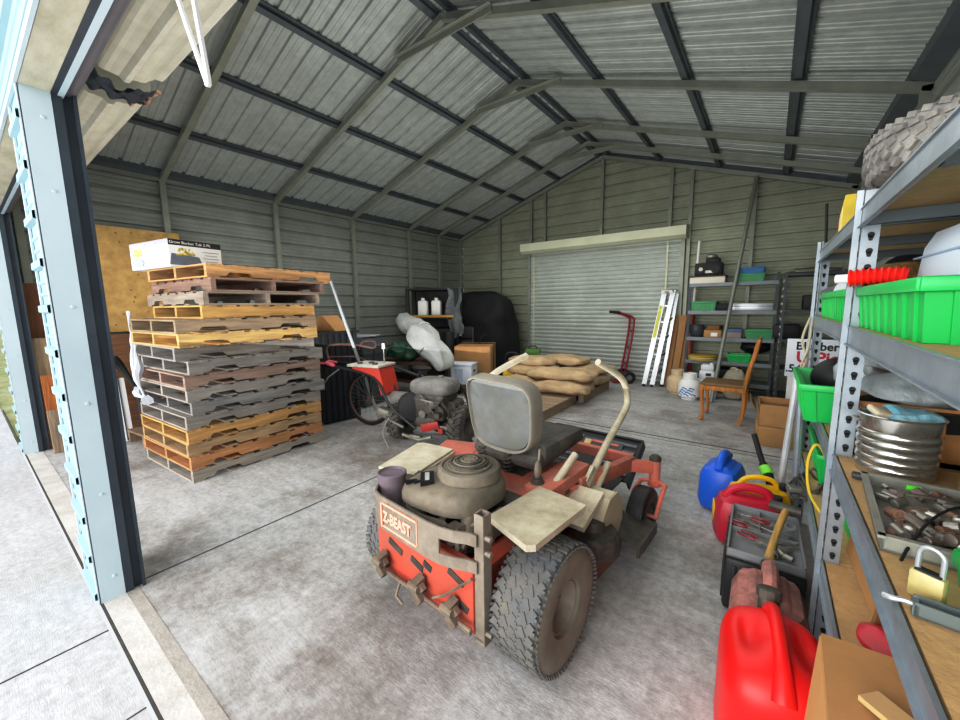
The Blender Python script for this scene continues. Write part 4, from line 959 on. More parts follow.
# ------------------------------------------------------------------ feed sacks on pallets
mbp = wood('oily_brown_deck', '#a59077', axis=0, scale=1.5)
for (x, y, lx, ly, lab) in ((-2.72, 4.74, 1.08, 1.12, 'low platform pallet with bare brown plywood top in front of the sacks'), (-2.76, 5.95, 1.3, 1.22, 'brown pallet under the heap of feed sacks')):
    p = thing('plywood_pallet', lab, 'pallet', (x, y, 0), math.radians(1)); b = MB(); b.box((0, 0, .12), (lx, ly, .022)); b.jitter(.004, 9); b.build('top_deck', mbp, p)
    for k in (-1, 0, 1): b = MB(); b.box((k*(lx/2-.05), 0, .055), (.08, ly-.02, .108)); b.build('stringer', mbp, p)
    b = MB()
    for k in range(4): b.box((0, -ly/2+.06+(ly-.12)*k/3, .007), (lx-.02, .1, .013))
    b.build('bottom_deck', mbp, p)
m_sack = mat('kraft_feed_sack', '#c6ae8b', .75, 0, var=.12, scale=5, dirt='#8d7656', dscale=3.5, damt=.5, bump=.5, bscale=12)
m_sackp = mat('sack_green_print', '#6f8a54', .7)
sacks = [(-2.42, 5.30, .135, 10, .82, .55, .17, 'feed sack at the near right corner of the pallet, bottom layer'), (-3.12, 5.42, .135, 88, .62, .62, .16, 'crumpled folded feed sack at the near left, bottom layer'),
         (-2.35, 5.98, .135, 82, .80, .55, .17, 'feed sack on the bottom layer along the right edge of the pallet'), (-3.05, 6.15, .135, 5, .85, .55, .17, 'feed sack at the back left of the bottom layer'),
         (-2.50, 5.46, .285, 4, .98, .56, .17, 'big feed sack with green stripes across the middle of the heap'), (-2.32, 6.12, .285, 70, .8, .5, .16, 'feed sack in the second layer at the back right'), (-3.10, 5.62, .285, -6, .78, .5, .16, 'feed sack in the second layer at the left, print facing the room'),
         (-3.12, 5.70, .435, 8, .74, .46, .15, 'feed sack on top of the heap at the left'), (-2.72, 6.0, .435, -8, .76, .48, .15, 'feed sack on top of the heap near the door')]
for k, (x, y, z, r_, dx, dy, dz, lab) in enumerate(sacks):
    t = thing('feed_sack', 'tan paper '+lab, 'sack', (x, y, z), math.radians(r_), 'feed sacks on the pallet')
    b = pillow(dx*1.06, dy*1.06, dz*1.06, .42, 3+k*1.7, .034, 6); b.build('sack', m_sack, t)
    if k in (4, 6, 2):
        g = MB()
        for q in range(4): g.tube([( -.06+.045*q, -dy*.46*math.cos(a), dz*.5+dz*.56*math.sin(a)) for a in [.15+.75*i/6 for i in range(7)]], .008, 4)
        g.build('green_stripes', m_sackp, t)
for k, (x, y, lab) in enumerate(((-3.15, 6.22, 'small black camera-like gadget with a round lens on the sacks'), (-2.85, 6.3, 'second small black gadget behind the top sacks'))):
    q = thing('black_gadget', lab, 'gadget', (x, y, .30 if k else .30), .3*k); b = MB(); b.box((0, 0, .1), (.16, .12, .2), bev=.03); b.build('gadget_body', m_dblk, q); b = MB(); b.cyl((0, -.05, .17), (0, -.075, .17), .03, seg=14); b.build('lens', m_white, q)
# ------------------------------------------------------------------ back wall goods
t = thing('hand_truck', 'red tubular hand truck standing against the roll-up door', 'hand truck', (-2.13, 7.30, 0), math.radians(-58))
m_ht = mat('hand_truck_red', '#8f2230', .4, .1, var=.15, scale=8)
b = MB()
for x in (-.13, .13): b.tube(smooth([(x, .0, .12), (x, .1, .8), (x, .13, 1.12), (x, .1, 1.2), (x, -.08, 1.27), (x, -.16, 1.29)]), .02, 10)
for z, y in ((.35, .035), (.65, .08), (.95, .12)): b.box((0, y, z), (.26, .02, .045))
b.build('frame', m_ht, t)
for x in (-.13, .13):
    b = MB(); b.cyl((x, -.12, 1.283), (x, -.24, 1.30), .026, seg=10); b.build('grip', m_dblk, t)
b = MB(); b.box((0, -.1, .02), (.36, .22, .012)); b.box((0, .0, .1), (.36, .012, .16)); b.build('toe_plate', m_ht, t)
for x in (-.2, .2): tyre(t, (x, .06, .115), .112, .06, .05, 10, [m_black, m_black, m_chrome], 'wheel', 'rib')

t = thing('step_ladder', 'folded aluminium step ladder leaning on the right end of the door', 'ladder', (-1.60, 7.13, 0), math.radians(4))
b = MB()
for x in (-.10, .03): b.bar((x, 0, .02), (x+.24, .16, 1.66), .075, .05, up=(0, 1, 0))
b.build('front_rail', m_alu, t)
b = MB()
for k in range(5): z = .28+.28*k; b.box((-.04+.24*z/1.66, .1*z, z), (.14, .08, .025))
b.build('step', m_alu, t) if False else None
for k in range(5):
    z = .28+.28*k; q = MB(); q.box((-.035+.24*z/1.66, .1*z+.03, z), (.06, .05, .025)); q.build('step', m_alu, t)
b = MB(); b.bar((.17, .1, .02), (.32, .26, 1.6), .05, .05, up=(0, 1, 0)); b.build('rear_rail', m_alu, t)
for k in range(4):
    q = MB(); q.bar((.10+.045*k, .05+.03*k, .25+.3*k), (.19+.03*k, .13+.03*k, .3+.3*k), .02, .02); q.build('brace', m_engd, t)
b = MB(); b.box((.12, .1, .99), (.02, .09, .55), (math.radians(-6), math.radians(8), 0)); b.build('yellow_label', m_yel, t) if False else None
b = MB(); b.bar((.017, .075, .85), (.098, .13, 1.40), .05, .055, up=(0, 1, 0)); b.build('yellow_label', mat('ladder_label', '#cfd24e', .5, var=.25, scale=14), t)
b = MB(); b.box((.18, .16, 1.65), (.2, .14, .05), (0, .1, 0), bev=.015)
for x in (.12, .24): b.cyl((x, .07, 1.63), (x, .10, 1.63), .03, seg=12)
b.build('top_cap', m_chrome, t)
b = MB()
for x in (-.11, .03, .3): b.box((x, .02, .02), (.06, .11, .04), bev=.01)
b.build('foot', m_dblk, t) if False else None
for x in (-.10, .03, .17): q = MB(); q.box((x, .02 if x < .1 else .11, .02), (.06, .11, .04), bev=.01); q.build('foot', m_dblk, t)

for k, (x, c, lab) in enumerate(((-1.39, '#a8794f', 'flat brown cardboard strip leaning beside the ladder, left of three'), (-1.27, '#b28657', 'flat brown cardboard strip in the middle of the three by the ladder'), (-1.15, '#9c7048', 'flat brown cardboard strip nearest the white and red pipe'))):
    b = MB(); b.box((0, 0, .63), (.108, .03, 1.24), bev=.004); b.box((0, -.016, .63), (.004, .003, 1.2))
    tag(b.build('cardboard_strip', mat('strip_%d' % k, c, .8, var=.1), loc=(x, 7.30+.01*k, .005), rot=(math.radians(-10), math.radians(3.5), 0)), lab, 'cardboard', 'flat cardboard strips')
t = thing('upright_pipe', 'thin pipe, white above and red below, standing at the right door edge', 'pipe', (-1.05, 7.44, 0))
b = MB(); b.cyl((0, 0, 1.25), (.03, .03, 2.45), .02, seg=10); b.build('white_pipe', m_white, t); b = MB(); b.cyl((0, 0, 0), (0, 0, 1.25), .022, seg=10); b.build('red_sleeve', m_ht, t)
b = MB(); b.cyl((-.60, 6.42, .0), (-.31, 7.50, 3.33), .027, seg=12); tag(b.build('long_conduit', mat('conduit_grey', '#8d9088', .45, .4, var=.15)), 'long grey conduit leaning diagonally across the back shelves up to the roof', 'conduit')

# back shelving
t = thing('back_shelf_unit', 'dark steel shelf unit with four loaded shelves on the back wall', 'shelf unit', (-.50, 7.30, 0))
m_sh = mat('dark_shelf_steel', '#6f767b', .45, .4, var=.15)
for x in (-.56, .56):
    for y in (-.2, .2): b = MB(); b.box((x, y, .93), (.04, .04, 1.86)); b.build('post', mat('shelf_post', '#3f454a', .5, .4), t)
SZ = (.20, .52, .89, 1.31, 1.74)
for z in SZ: b = MB(); b.box((0, 0, z-.02), (1.14, .44, .04)); b.box((0, -.215, z-.02), (1.14, .012, .055)); b.build('shelf', m_sh, t)
t = thing('dark_shelf_unit', 'second dark shelf unit in the back right corner behind the sign', 'shelf unit', (.44, 7.1, 0))
for x in (-.3, .3):
    for y in (-.25, .25):
        b = MB(); b.box((x, y, .92), (.035, .035, 1.84))
        for k in range(16): b.box((x-.018 if x < 0 else x, y-.018, .15+.105*k), (.012, .002, .03), m=1)
        b.build('post', [mat('shelf_post', '#3f454a', .5, .4), m_chrome], t)
for z in (.1, .5, .92, 1.33, 1.82): b = MB(); b.box((0, 0, z-.015), (.62, .54, .03)); b.build('shelf', mat('shelf_post', '#3f454a', .5, .4), t)
for k, (x, y, z, d, m_, lab) in enumerate(((-.98+.11, 7.26, 1.31, (.36, .3, .15), m_greend, 'faded green bin at the left end of the second back shelf'), (-.27, 7.26, 1.74, (.34, .32, .12), m_greend, 'green bin on the top back shelf under the blue bin'),
        (-.10, 7.26, .89, (.36, .3, .14), m_greend, 'green bin at the right of the third back shelf'), (-.34, 7.26, .52, (.3, .28, .12), m_green, 'bright green bin on the lowest loaded back shelf'), (-.27, 7.26, 1.865, (.32, .3, .09), m_blueb, 'blue bin stacked on the green bin, top back shelf'))):
    ribbed_bin('storage_bin', lab, (x, y, z+.001), 0, d, m_, 'bins on the back shelves', nrib=9, rim=.012)
t = thing('drawer_tray', 'white flat drawer box on the top back shelf', 'box', (-.83, 7.24, 1.741)); b = MB(); b.box((0, 0, .05), (.48, .34, .1), bev=.006); b.build('tray_body', mat('ivory', '#d8d4c6', .6, var=.06), t); b = MB(); b.box((.0, 0, .111), (.5, .36, .02)); b.build('brown_board', mdw, t)
t = thing('small_machine', 'small black machine with chrome top on the white drawer box', 'machine', (-.83, 7.26, 1.863))
b = MB(); b.box((0, 0, .10), (.38, .24, .2), bev=.02); b.box((.05, 0, .22), (.2, .16, .12), bev=.03); b.cyl((-.1, -.12, .1), (-.1, -.15, .1), .07); b.cyl((.1, -.12, .09), (.1, -.15, .09), .06); b.build('machine_body', m_dblk, t)
b = MB(); b.ell((.02, 0, .30), (.09, .07, .045), 14, 8); b.cyl((-.1, -.15, .1), (-.1, -.155, .1), .03); b.box((.02, -.13, .06), (.12, .01, .04)); b.build('chrome_top', m_chrome, t)
t = thing('metal_case', 'long shiny aluminium case on the second back shelf', 'case', (-.22, 7.2, 1.311)); b = MB(); b.box((0, 0, .06), (.5, .28, .11), bev=.008); b.build('case_body', m_alu, t); b = MB(); b.box((0, -.142, .07), (.5, .006, .008)); b.build('lid_line', m_engd, t)
t = thing('dark_pot', 'dark round pot at the left of the third back shelf', 'pot', (-.95, 7.25, .891)); b = MB(); b.lathe([(.07, 0), (.11, .06), (.115, .16), (.1, .2), (.09, .18), (.001, .17)], 20); b.build('pot', mat('pot_grey', '#3a4046', .5), t); b = MB(); b.tube([(-.11, 0, .16), (-.14, 0, .18), (-.11, 0, .2)], .008, 6); b.build('handle', m_dblk, t)
carton('small_carton', 'small brown carton with white label on the third back shelf', (-.72, 7.22, .891), .1, (.24, .2, .12), tape=False)
o_ = [o for o in bpy.data.objects if o.name.startswith('small_carton')][-1]; b = MB(); b.box((.02, -.101, .05), (.09, .003, .06)); b.build('label', m_white, o_)
carton('carton_stack_top', 'smaller brown carton on top of the white-labelled one, back shelf', (-.70, 7.26, 1.013), -.2, (.18, .16, .07), m_cardd, tape=False)
t = thing('blue_topped_box', 'grey box with blue lid on the third back shelf by the conduit', 'box', (-.44, 7.22, .891)); b = MB(); b.box((0, 0, .05), (.22, .2, .1), bev=.005); b.build('box_body', mat('pinkish_grey', '#9d8f8c', .7), t); b = MB(); b.box((0, 0, .12), (.23, .21, .045), bev=.005); b.build('box_lid', mat('lid_blue', '#4f74a8', .5), t)
for k in range(3):
    b = MB(); b.lathe([(.2, 0), (.215, .012), (.2, .024), (.05, .03)], 28, 0, Matrix.Translation((0, 0, .028*k))); tag(b.build('round_disc', mat('disc_%d' % k, ['#c9b04a', '#d9cfae', '#c8a83e'][k], .5, var=.1), loc=(-.84, 7.2, .521)), ['yellow round disc lying at the bottom of three on the lowest shelf', 'cream round disc in the middle of the three on the lowest shelf', 'yellow round disc on top of the three on the lowest shelf'][k], 'disc', 'round discs on the lowest shelf')
b = MB(); b.ell((0, 0, .11), (.2, .14, .11), 18, 12); b.jitter(.05, 9); tag(b.build('black_cable_bundle', m_dblk, loc=(-.16, 7.28, .66)), 'tangled black cable bundle heaped over the bright green bin', 'cables')
b = pillow(.34, .28, .3, .6, 8, .03, 7); b.build('sack', mat('striped_sack', '#a59f8c', .8, var=.35, scale=3, stretch=(2, 2, 26)), tag_ := thing('striped_feed_sack', 'grey-beige striped sack standing behind the wooden chair', 'sack', (-.36, 6.82, .002)))
for v in tag_.children[0].data.vertices: v.co.z *= 1.55
b = MB(); b.tube([(.05, -.1, .45), (0, 0, .47), (-.05, .08, .45)], .02, 6); b.build('sack_tie', m_tan, tag_)
# dark odds and ends in the shelf gaps
for k, (x, y, z, d, lab) in enumerate(((-.62, 7.28, 1.311, (.22, .2, .12), 'dark motor part between green bin and aluminium case'), (-.55, 7.3, .201, (.5, .3, .2), 'dark crate on the bottom back shelf'), (.2, 7.15, .921, (.3, .3, .2), 'dark case on the middle of the corner shelf unit'), (.5, 7.1, 1.331, (.3, .3, .2), 'dark case high on the corner shelf unit'), (.44, 7.1, .501, (.4, .3, .22), 'dark box low on the corner shelf unit'))):
    q = thing('dark_case', lab, 'case', (x, y, z)); b = MB(); b.box((0, 0, d[2]/2), d, bev=.02); b.build('case_body', m_dblk, q); b = MB(); b.tube([(-.05, 0, d[2]), (-.04, 0, d[2]+.03), (.04, 0, d[2]+.03), (.05, 0, d[2])], .007, 6); b.build('handle', m_engd, q)
b = MB(); b.box((0, 0, .02), (.5, .36, .03), .3, bev=.01); b.tube([(-.2, -.2, .05), (.05, -.05, .07), (.3, .1, .05)], .012, 6); tag(b.build('sheet_metal', m_chrome, loc=(.42, 7.05, 1.822)), 'bent shiny sheet metal on top of the corner shelf unit', 'sheet metal')
# propane
def tank(name, label, loc, r, h, m_, band=None, rot=0):
    q = thing(name, label, 'gas cylinder', loc, rot)
    b = MB(); b.lathe([(r*.7, .0), (r*.72, .03), (r*.9, .045), (r*1.0, .09), (r*1.0, h*.72), (r*.93, h*.84), (r*.7, h*.95), (r*.3, h)], 28); b.build('cylinder', m_, q)
    b = MB(); 
    for a0 in (.3, .3+PI): b.grid(lambda u, v: (r*.62*math.cos(a0+2.4*u), r*.62*math.sin(a0+2.4*u), h*.93+.1*v), 10, 2)
    b.lathe([(r*.6, h*.93+.09), (r*.65, h*.93+.1), (r*.6, h*.93+.11)], 24, capb=False, capt=False); b.build('collar', m_, q)
    b = MB(); b.cyl((0, 0, h*.98), (0, 0, h+.05), .022, seg=10); b.box((0, -.02, h+.06), (.07, .03, .025)); b.build('valve', m_chrome, q)
    if band:
        b = MB(); b.lathe([(r*1.004, h*.2), (r*1.004, h*.68)], 28, 0, capb=False, capt=False)
        for k in range(9): b.grid(lambda u, v: (r*1.01*math.cos(-2.6+k*.16+.5*u), r*1.01*math.sin(-2.6+k*.16+.5*u), h*(.25+.1*(k % 4))+h*.06*v+.01*math.sin(5*u)), 8, 1, m=1)
        b.build('label_band', [m_white, band], q)
    return q
tank('propane_cylinder', 'white propane cylinder with blue printed label at the back wall', (-.90, 6.50, 0), .152, .31, m_white, mat('label_blue', '#3f7fc0', .5, var=.2, scale=14))
tank('propane_cylinder', 'beige propane cylinder half hidden behind the blue-labelled one', (-1.12, 6.78, 0), .15, .31, mat('beige_tank', '#cbb99a', .5, var=.08))
t = thing('white_jerrycan', 'white plastic canister with narrow top beside the blue-labelled propane cylinder', 'canister', (-.70, 6.72, 0)); b = MB(); b.box((0, 0, .15), (.28, .2, .3), bev=.04); b.box((0, 0, .36), (.22, .16, .14), bev=.04); b.box((0, 0, .47), (.18, .13, .1), bev=.03); b.build('canister_body', mat('milky_white', '#d5d8dc', .5, var=.05), t); b = MB(); b.box((.02, -.083, .37), (.07, .004, .04)); b.build('label', m_dblk, t); b = MB(); b.cyl((.05, 0, .51), (.05, 0, .54), .025); b.build('canister_cap', m_white, t)
# chair
t = thing('wooden_chair', 'honey-coloured wooden dining chair facing left, seat worn dark', 'chair', (-.37, 5.56, 0), math.radians(-2))
mch = wood('honey_wood', '#c58440', axis=2, scale=3)
def cab(x, y, s):
    b = MB(); b.tube(smooth([(x, y, .45), (x-.015, y, .36), (x+.0, y, .22), (x+.012, y, .08), (x-.012, y, .015)]), [.03, .031, .032, .032, .031, .03, .028, .026, .024, .023, .022, .021, .02, .019, .018, .018, .018, .018, .018, .019, .022, .026, .028, .03, .026][:25], 10); b.build('leg', mch, t)
cab(-.22, -.2, 1); cab(-.22, .2, 1)
for y in (-.2, .2):
    b = MB(); pts = smooth([(.17, y, 0), (.2, y, .2), (.2, y, .42), (.22, y, .62), (.27, y, .85), (.3, y, 1.02)]); 
    for i in range(len(pts)-1): b.bar(pts[i], Vector(pts[i+1])+(Vector(pts[i+1])-Vector(pts[i]))*.1, .034, .05, up=(0, 1, 0))
    b.build('rear_post', mch, t)
b = MB(); b.box((-.01, 0, .415), (.46, .44, .06), bev=.012); b.build('apron', mch, t)
b = MB(); b.box((-.015, 0, .46), (.48, .45, .035), bev=.015); b.build('seat', mat('worn_seat', '#6b563c', .7, var=.25, scale=6, dirt='#a8824e', dscale=4, damt=.6), t)
b = MB(); b.box((.285, 0, .96), (.03, .4, .12), (0, .28, 0), bev=.012); b.build('top_rail', mch, t)
for y in (-.1, 0, .1): b = MB(); b.bar((.215, y, .48), (.275, y, .93), .02, .06, up=(0, 1, 0)); b.build('back_slat', mch, t)
# two cartons
carton('floor_carton', 'brown carton on the concrete, lower of the two beside the chair', (.12, 4.92, .001), math.radians(6), (.30, .42, .2), m_card)
carton('floor_carton', 'open-topped brown carton stacked on the lower carton beside the chair', (.12, 4.93, .203), math.radians(3), (.30, .42, .22), m_card, flaps=True)
for i_, o in enumerate([o for o in bpy.data.objects if o.name.startswith('floor_carton')]):
    if i_ == 1:
        b = MB(); b.box((-.2, 0, .2), (.01, .4, .1), (0, -.5, 0)); b.box((0, .05, .15), (.27, .3, .02)); b.build('flap', m_cardd, o)
# sign
t = thing('farm_sign', 'white blueberry u-pick yard sign with black and red lettering behind the rack', 'sign', (.49, 5.6, 0), 0)
b = MB(); b.box((0, 0, .81), (.62, .008, .43), bev=.003); b.build('sign_board', mat('sign_white', '#dfe5ee', .5, var=.04), t)
for x in (-.25, .2): b = MB(); b.box((x, .012, .35), (.06, .012, .7)); b.build('stake', m_white, t)
mtx = mat('sign_black', '#111316', .6, var=0); mrd = mat('sign_red', '#c21f33', .6, var=.05)
text_part('Blueberry', .125, mtx, t, (-.23, -.0055, .905), (PI/2, 0, 0), sx=.92, ext=.001, bold=.003)
text_part('U-Pick', .17, mrd, t, (-.22, -.0055, .765), (PI/2, 0, 0), sx=.95, ext=.001, bold=.005)
text_part('.542', .12, mtx, t, (-.305, -.0055, .65), (PI/2, 0, 0), sx=.95, ext=.001, bold=.003)
# ------------------------------------------------------------------ galvanised rack along the right wall
m_osb = mat('particle_board', '#c9a877', .8, 0, var=.14, scale=30, dirt='#a98a5c', dscale=5, damt=.5, bump=.15)
m_hole = mat('keyhole_dark', '#23272b', .7)
RKX, RKW = .22, .54
t = thing('storage_rack', 'tall galvanised keyhole rack with particle board shelves along the right wall', 'rack', (RKX, 1.8, 0))
YS = (-1.40, 0.0, 1.35); TOP = 1.785
for y in YS:
    for fx in (0, 1):
        b = MB(); x = 0 if fx == 0 else RKW; sg = 1 if fx == 0 else -1
        b.box((x-sg*.013, y-.004, TOP/2), (.016, .012, TOP)); b.box((x+sg*.0015, y+.02*(1 if y < 1 else -1), TOP/2), (.003, .04, TOP)); b.box((x+sg*.022, y, TOP/2), (.044, .003, TOP))
        k = 0; z = .06
        while z < TOP-.03:
            b.prism([(x+sg*.024-.008, z), (x+sg*.024+.008, z), (x+sg*.024+.004, z-.016), (x+sg*.024-.004, z-.016)], y-.0025, y-.0016, 'y', m=1)
            b.cyl((x+sg*.024, y-.0025, z+.003), (x+sg*.024, y-.0016, z+.003), .009, seg=8, m=1)
            b.box((x-sg*.0006, y+.02*(1 if y < 1 else -1), z-.004), (.001, .012, .02), m=1)
            z += .051
        b.build('post', [m_steel, m_hole], t)
SH = ((1.725, .055), (1.345, .055), (.895, .055), (.49, .05))
for zi, (z, hgt) in enumerate(SH):
    for y0, y1 in ((YS[0], YS[1]), (YS[1], YS[2])):
        for x, sg in ((0, 1), (RKW, -1)):
            b = MB(); b.box((x-sg*.002, (y0+y1)/2, z-.028), (.004, y1-y0-.004, .062)); b.box((x+sg*.012, (y0+y1)/2, z-.018), (.026, y1-y0-.004, .003)); b.box((x-sg*.007, (y0+y1)/2, z-.056), (.012, y1-y0-.004, .004)); b.box((x-sg*.005, (y0+y1)/2, z+.002), (.008, y1-y0-.004, .004))
            b.build('rail', m_steel, t)
        b = MB(); b.box((RKW/2, (y0+y1)/2, z-.008), (RKW-.012, y1-y0-.01, .016)); b.build('shelf_board', m_osb, t)
        for y in (y0+.03, (y0+y1)/2, y1-.03):
            b = MB(); b.box((RKW/2, y, z-.035), (RKW-.02, .03, .035)); b.build('cross_brace', mat('rack_brace', '#6c767d', .45, .5, var=.1), t)

def at(x, y, z): return (x, y, z)
# top shelf
t = thing('knobby_tyre', 'dusty grey knobby tyre lying on the top of the rack', 'tyre', (.55, 1.77, 1.727))
blk = MB(); blk.box((0, 0, .05), (.5, .46, .1), .3, bev=.04); blk.jitter(.02, 7); blk.build('black_liner', m_dblk, t)
tp = t
b = MB(); R_, W_ = .345, .13
prof = [(R_*.68, .01), (R_*.7, 0), (R_*.88, .004), (R_*.96, .025), (R_, .075), (R_*.96, .125), (R_*.88, .146), (R_*.7, .15), (R_*.68, .14), (R_*.66, .075), (R_*.68, .01)]
b.lathe(prof, 56, 0, capb=False, capt=False)
for k in range(56):
    a = 2*PI*k/56
    for j, (zz, tl) in enumerate(((.022, .5), (.048, .2), (.075, 0), (.102, -.2), (.128, -.5))):
        M = Matrix.Rotation(a+(j % 2)*PI/56, 4, 'Z') @ Matrix.Translation((R_*(.985 if j in (1, 2, 3) else .955), 0, zz)) @ Matrix.Rotation(tl*1.4+.4, 4, 'X')
        b._add(*boxv((.014, .025, .015)), 0, False, M)
b.build('tread', mat('grey_dusty_tread', '#9a9894', .9, 0, var=.3, scale=22, dirt='#55534f', dscale=12, damt=.6), t, loc=(0, 0, .07))
t = thing('yellow_carton', 'yellow printed carton standing on the far bay of the top shelf', 'box', (.37, 2.70, 1.726), math.radians(-4))
b = MB(); b.box((0, 0, .085), (.24, .62, .17), bev=.004); b.build('carton_body', mat('yellow_card', '#d8bd3c', .6, var=.12, scale=9), t)
b = MB(); b.box((0, -.311, .085), (.16, .003, .11)); b.box((-.121, 0, .085), (.003, .4, .1)); b.build('printed_panel', mat('pale_yellow', '#e9dc9a', .6, var=.2, scale=18), t)
b = MB(); b.box((-.05, -.313, .085), (.03, .003, .11), (0, .3, 0)); b.box((-.1225, .12, .085), (.003, .06, .12)); b.build('red_stripe', mat('red_brown_print', '#a04a34', .6), t)
# shelf with green bins
ribbed_bin('green_bin', 'large bright green ribbed bin nearest the camera on the upper middle shelf', (.462, 1.49, 1.346), 0, (.45, .72, .128), m_green, 'green bins on the rack', nrib=11, rim=.018, taper=.95)
ribbed_bin('green_bin', 'bright green ribbed bin in the far bay of the upper middle shelf', (.462, 2.48, 1.346), 0, (.45, 1.16, .13), m_green, 'green bins on the rack', nrib=15, rim=.018, taper=.95)
t = thing('red_hose', 'short red corrugated hose lying along the rim of the green bins', 'hose', (.196, 1.735, 1.504), (0, 0, 0))
b = MB(); pts = []; rs = []
for i in range(73): u = i/72; pts.append((.125*u, -.03*u, .004*math.sin(3*u))); rs.append(.0245+.0035*math.sin(i*PI/4))
b.tube(pts, rs, 16); b.build('hose', mat('bright_red_hose', '#f02418', .4, var=.05), t)
b = MB(); b.cyl((0, 0, 0), (-.03, .012, .0), .014); b.build('hose_end', m_white, t)
t = thing('white_container', 'big white plastic container standing in the nearest green bin', 'container', (.485, 1.60, 1.356), .03)
b = MB(); b.box((0, 0, .145), (.30, .38, .28), bev=.06, taper=(.86, .86)); b.build('container_body', mat('bluish_white_plastic', '#dbe8f6', .4, var=.03), t)
b = MB()
for z in (.12, .2): b.box((0, 0, z), (.305-.12*z, .385-.15*z, .006), bev=.002)
b.build('moulded_line', mat('line_blue', '#a9bdd6', .5), t)
t = thing('wicker_hat', 'brown straw hat lying in the green bin beyond the white container', 'hat', (.42, 2.24, 1.44))
b = MB(); b.lathe([(.15, .03), (.13, .04), (.1, .05), (.095, .1), (.07, .135), (.001, .145)], 28, capb=False); b.build('hat_body', mat('straw', '#8d6a3a', .8, var=.4, scale=30, bump=.6, bscale=70), t); b = MB(); b.lathe([(.101, .052), (.1, .075), (.099, .076)], 28, capb=False, capt=False); b.build('hat_band', m_dblk, t)
b = pillow(.4, .3, .2, .7, 11, .05, 8); tag(b.build('white_rag', mat('white_rag', '#c9cfd6', .8, var=.15, scale=8), loc=(.44, 2.50, 1.38)), 'crumpled white rag in the far green bin', 'rag')
b = pillow(.3, .3, .22, .7, 15, .05, 8); tag(b.build('navy_cloth', mat('navy_cloth', '#23283a', .8, var=.2, scale=8), loc=(.55, 1.9, 1.40) if False else (.56, 2.75, 1.40)), 'dark navy cloth bundled in the far green bin', 'cloth')
t = thing('round_cover', 'round grey cover tilted over the far end of the far green bin', 'cover', (.36, 2.9, 1.485), (math.radians(16), math.radians(-14), 0)); b = MB(); b.lathe([(.14, 0), (.15, .012), (.145, .022), (.06, .03), (.001, .032)], 28); b.build('cover', mat('lid_grey', '#787a7c', .5), t); b = MB(); b.tube([(-.04, 0, .03), (-.03, 0, .05), (.03, 0, .05), (.04, 0, .03)], .006, 6); b.build('lid_handle', m_dblk, t)
# middle shelf
ribbed_bin('green_bin', 'green bin holding a black ball and clear bag, far bay of the middle shelf', (.36, 2.50, .897), 0, (.44, .56, .17), m_green, 'green bins on the rack', nrib=11, rim=.018, taper=.9)
b = MB(); b.ell((0, 0, 0), (.11, .11, .10), 24, 16); tag(b.build('black_ball', m_dblk, loc=(.30, 2.62, 1.05)), 'round black ball resting in the green bin behind the wooden crate', 'ball')
b = pillow(.36, .4, .22, .6, 21, .05, 8); tag(b.build('clear_bag', mat('clear_bag', '#c3cdd2', .25, 0, var=.15, scale=9, bump=.7, bscale=24), loc=(.44, 2.42, .98)), 'shiny clear plastic bag in the same bin as the black ball', 'bag')
t = thing('wooden_crate', 'open particle board crate standing just beyond the near rack post', 'crate', (.475, 2.02, .896))
b = MB(); open_box(b, .46, .36, .19, .016); b.build('crate_body', mat('crate_board', '#b8824c', .8, var=.15, scale=22, bump=.15), t)
b = MB(); b.tube([(-.18, -.1, .17), (0, 0, .2), (.15, .1, .17)], .03, 8); b.box((.05, -.1, .15), (.3, .2, .06), .3); b.build('crate_lining', m_dblk, t)
b = pillow(.4, .34, .12, .6, 23, .05, 9); tag(b.build('plastic_sheeting', mat('grey_sheeting', '#9aa3a6', .25, var=.2, scale=8, bump=.7, bscale=20), loc=(.50, 2.02, 1.055)), 'crumpled grey plastic sheeting spilling over the wooden crate', 'plastic sheet')
t = thing('metal_bucket', 'ribbed shiny metal bucket with blue cloth on the middle shelf', 'bucket', (.345, 1.70, .896))
R0 = .13; pr = [(.123, 0)]; SC = .70
for k in range(5): z = .012+.031*k; pr += [(.123+.0015*k, z), (.129+.0015*k, z+.008), (.129+.0015*k, z+.02), (.123+.0015*k, z+.028)]
pr += [(.132, .172), (.134, .212), (.138, .216), (.134, .22), (.129, .212), (.125, .12)]
pr = [(r*SC, z*.86) for r, z in pr]; b = MB(); b.lathe(pr, 40, capt=False); b.lathe([(.087, .125), (.001, .125)], 24, capb=False); b.build('bucket_body', mat('shiny_tin', '#c3c2bb', .22, .9, var=.1, scale=4), t)
b = MB(); b.tube([(-.094, .02, .16), (-.104, .0, .168), (-.094, -.02, .16)], .004, 6); b.build('ear', m_chrome, t)
b = pillow(.13, .15, .07, .75, 31, .035, 11); o = b.build('blue_cloth', mat('light_blue_cloth', '#6cc3dd', .85, 0, var=.25, scale=14, dirt='#cfe6ea', dscale=9, damt=.7, bump=.4), loc=(.365, 1.71, 1.03)); tag(o, 'light blue cloth crumpled inside the metal bucket', 'cloth')
b = MB(); b.box((0, 0, .02), (.06, .06, .02), (.3, .2, .4), bev=.008); tag(b.build('cream_rag', mat('cream_rag', '#d9cdb4', .8), loc=(.305, 1.70, 1.065)), 'small cream rag at the left rim of the metal bucket', 'rag')
t = thing('tool_tray', 'grey metal tray full of sockets and tools on the middle shelf', 'tray', (.47, 1.32, .896), math.radians(-4))
b = MB(); open_box(b, .46, .40, .034, .006)
for s in (-1, 1): b.box((s*.23, 0, .035), (.014, .42, .006)); b.box((0, s*.2, .035), (.47, .014, .006))
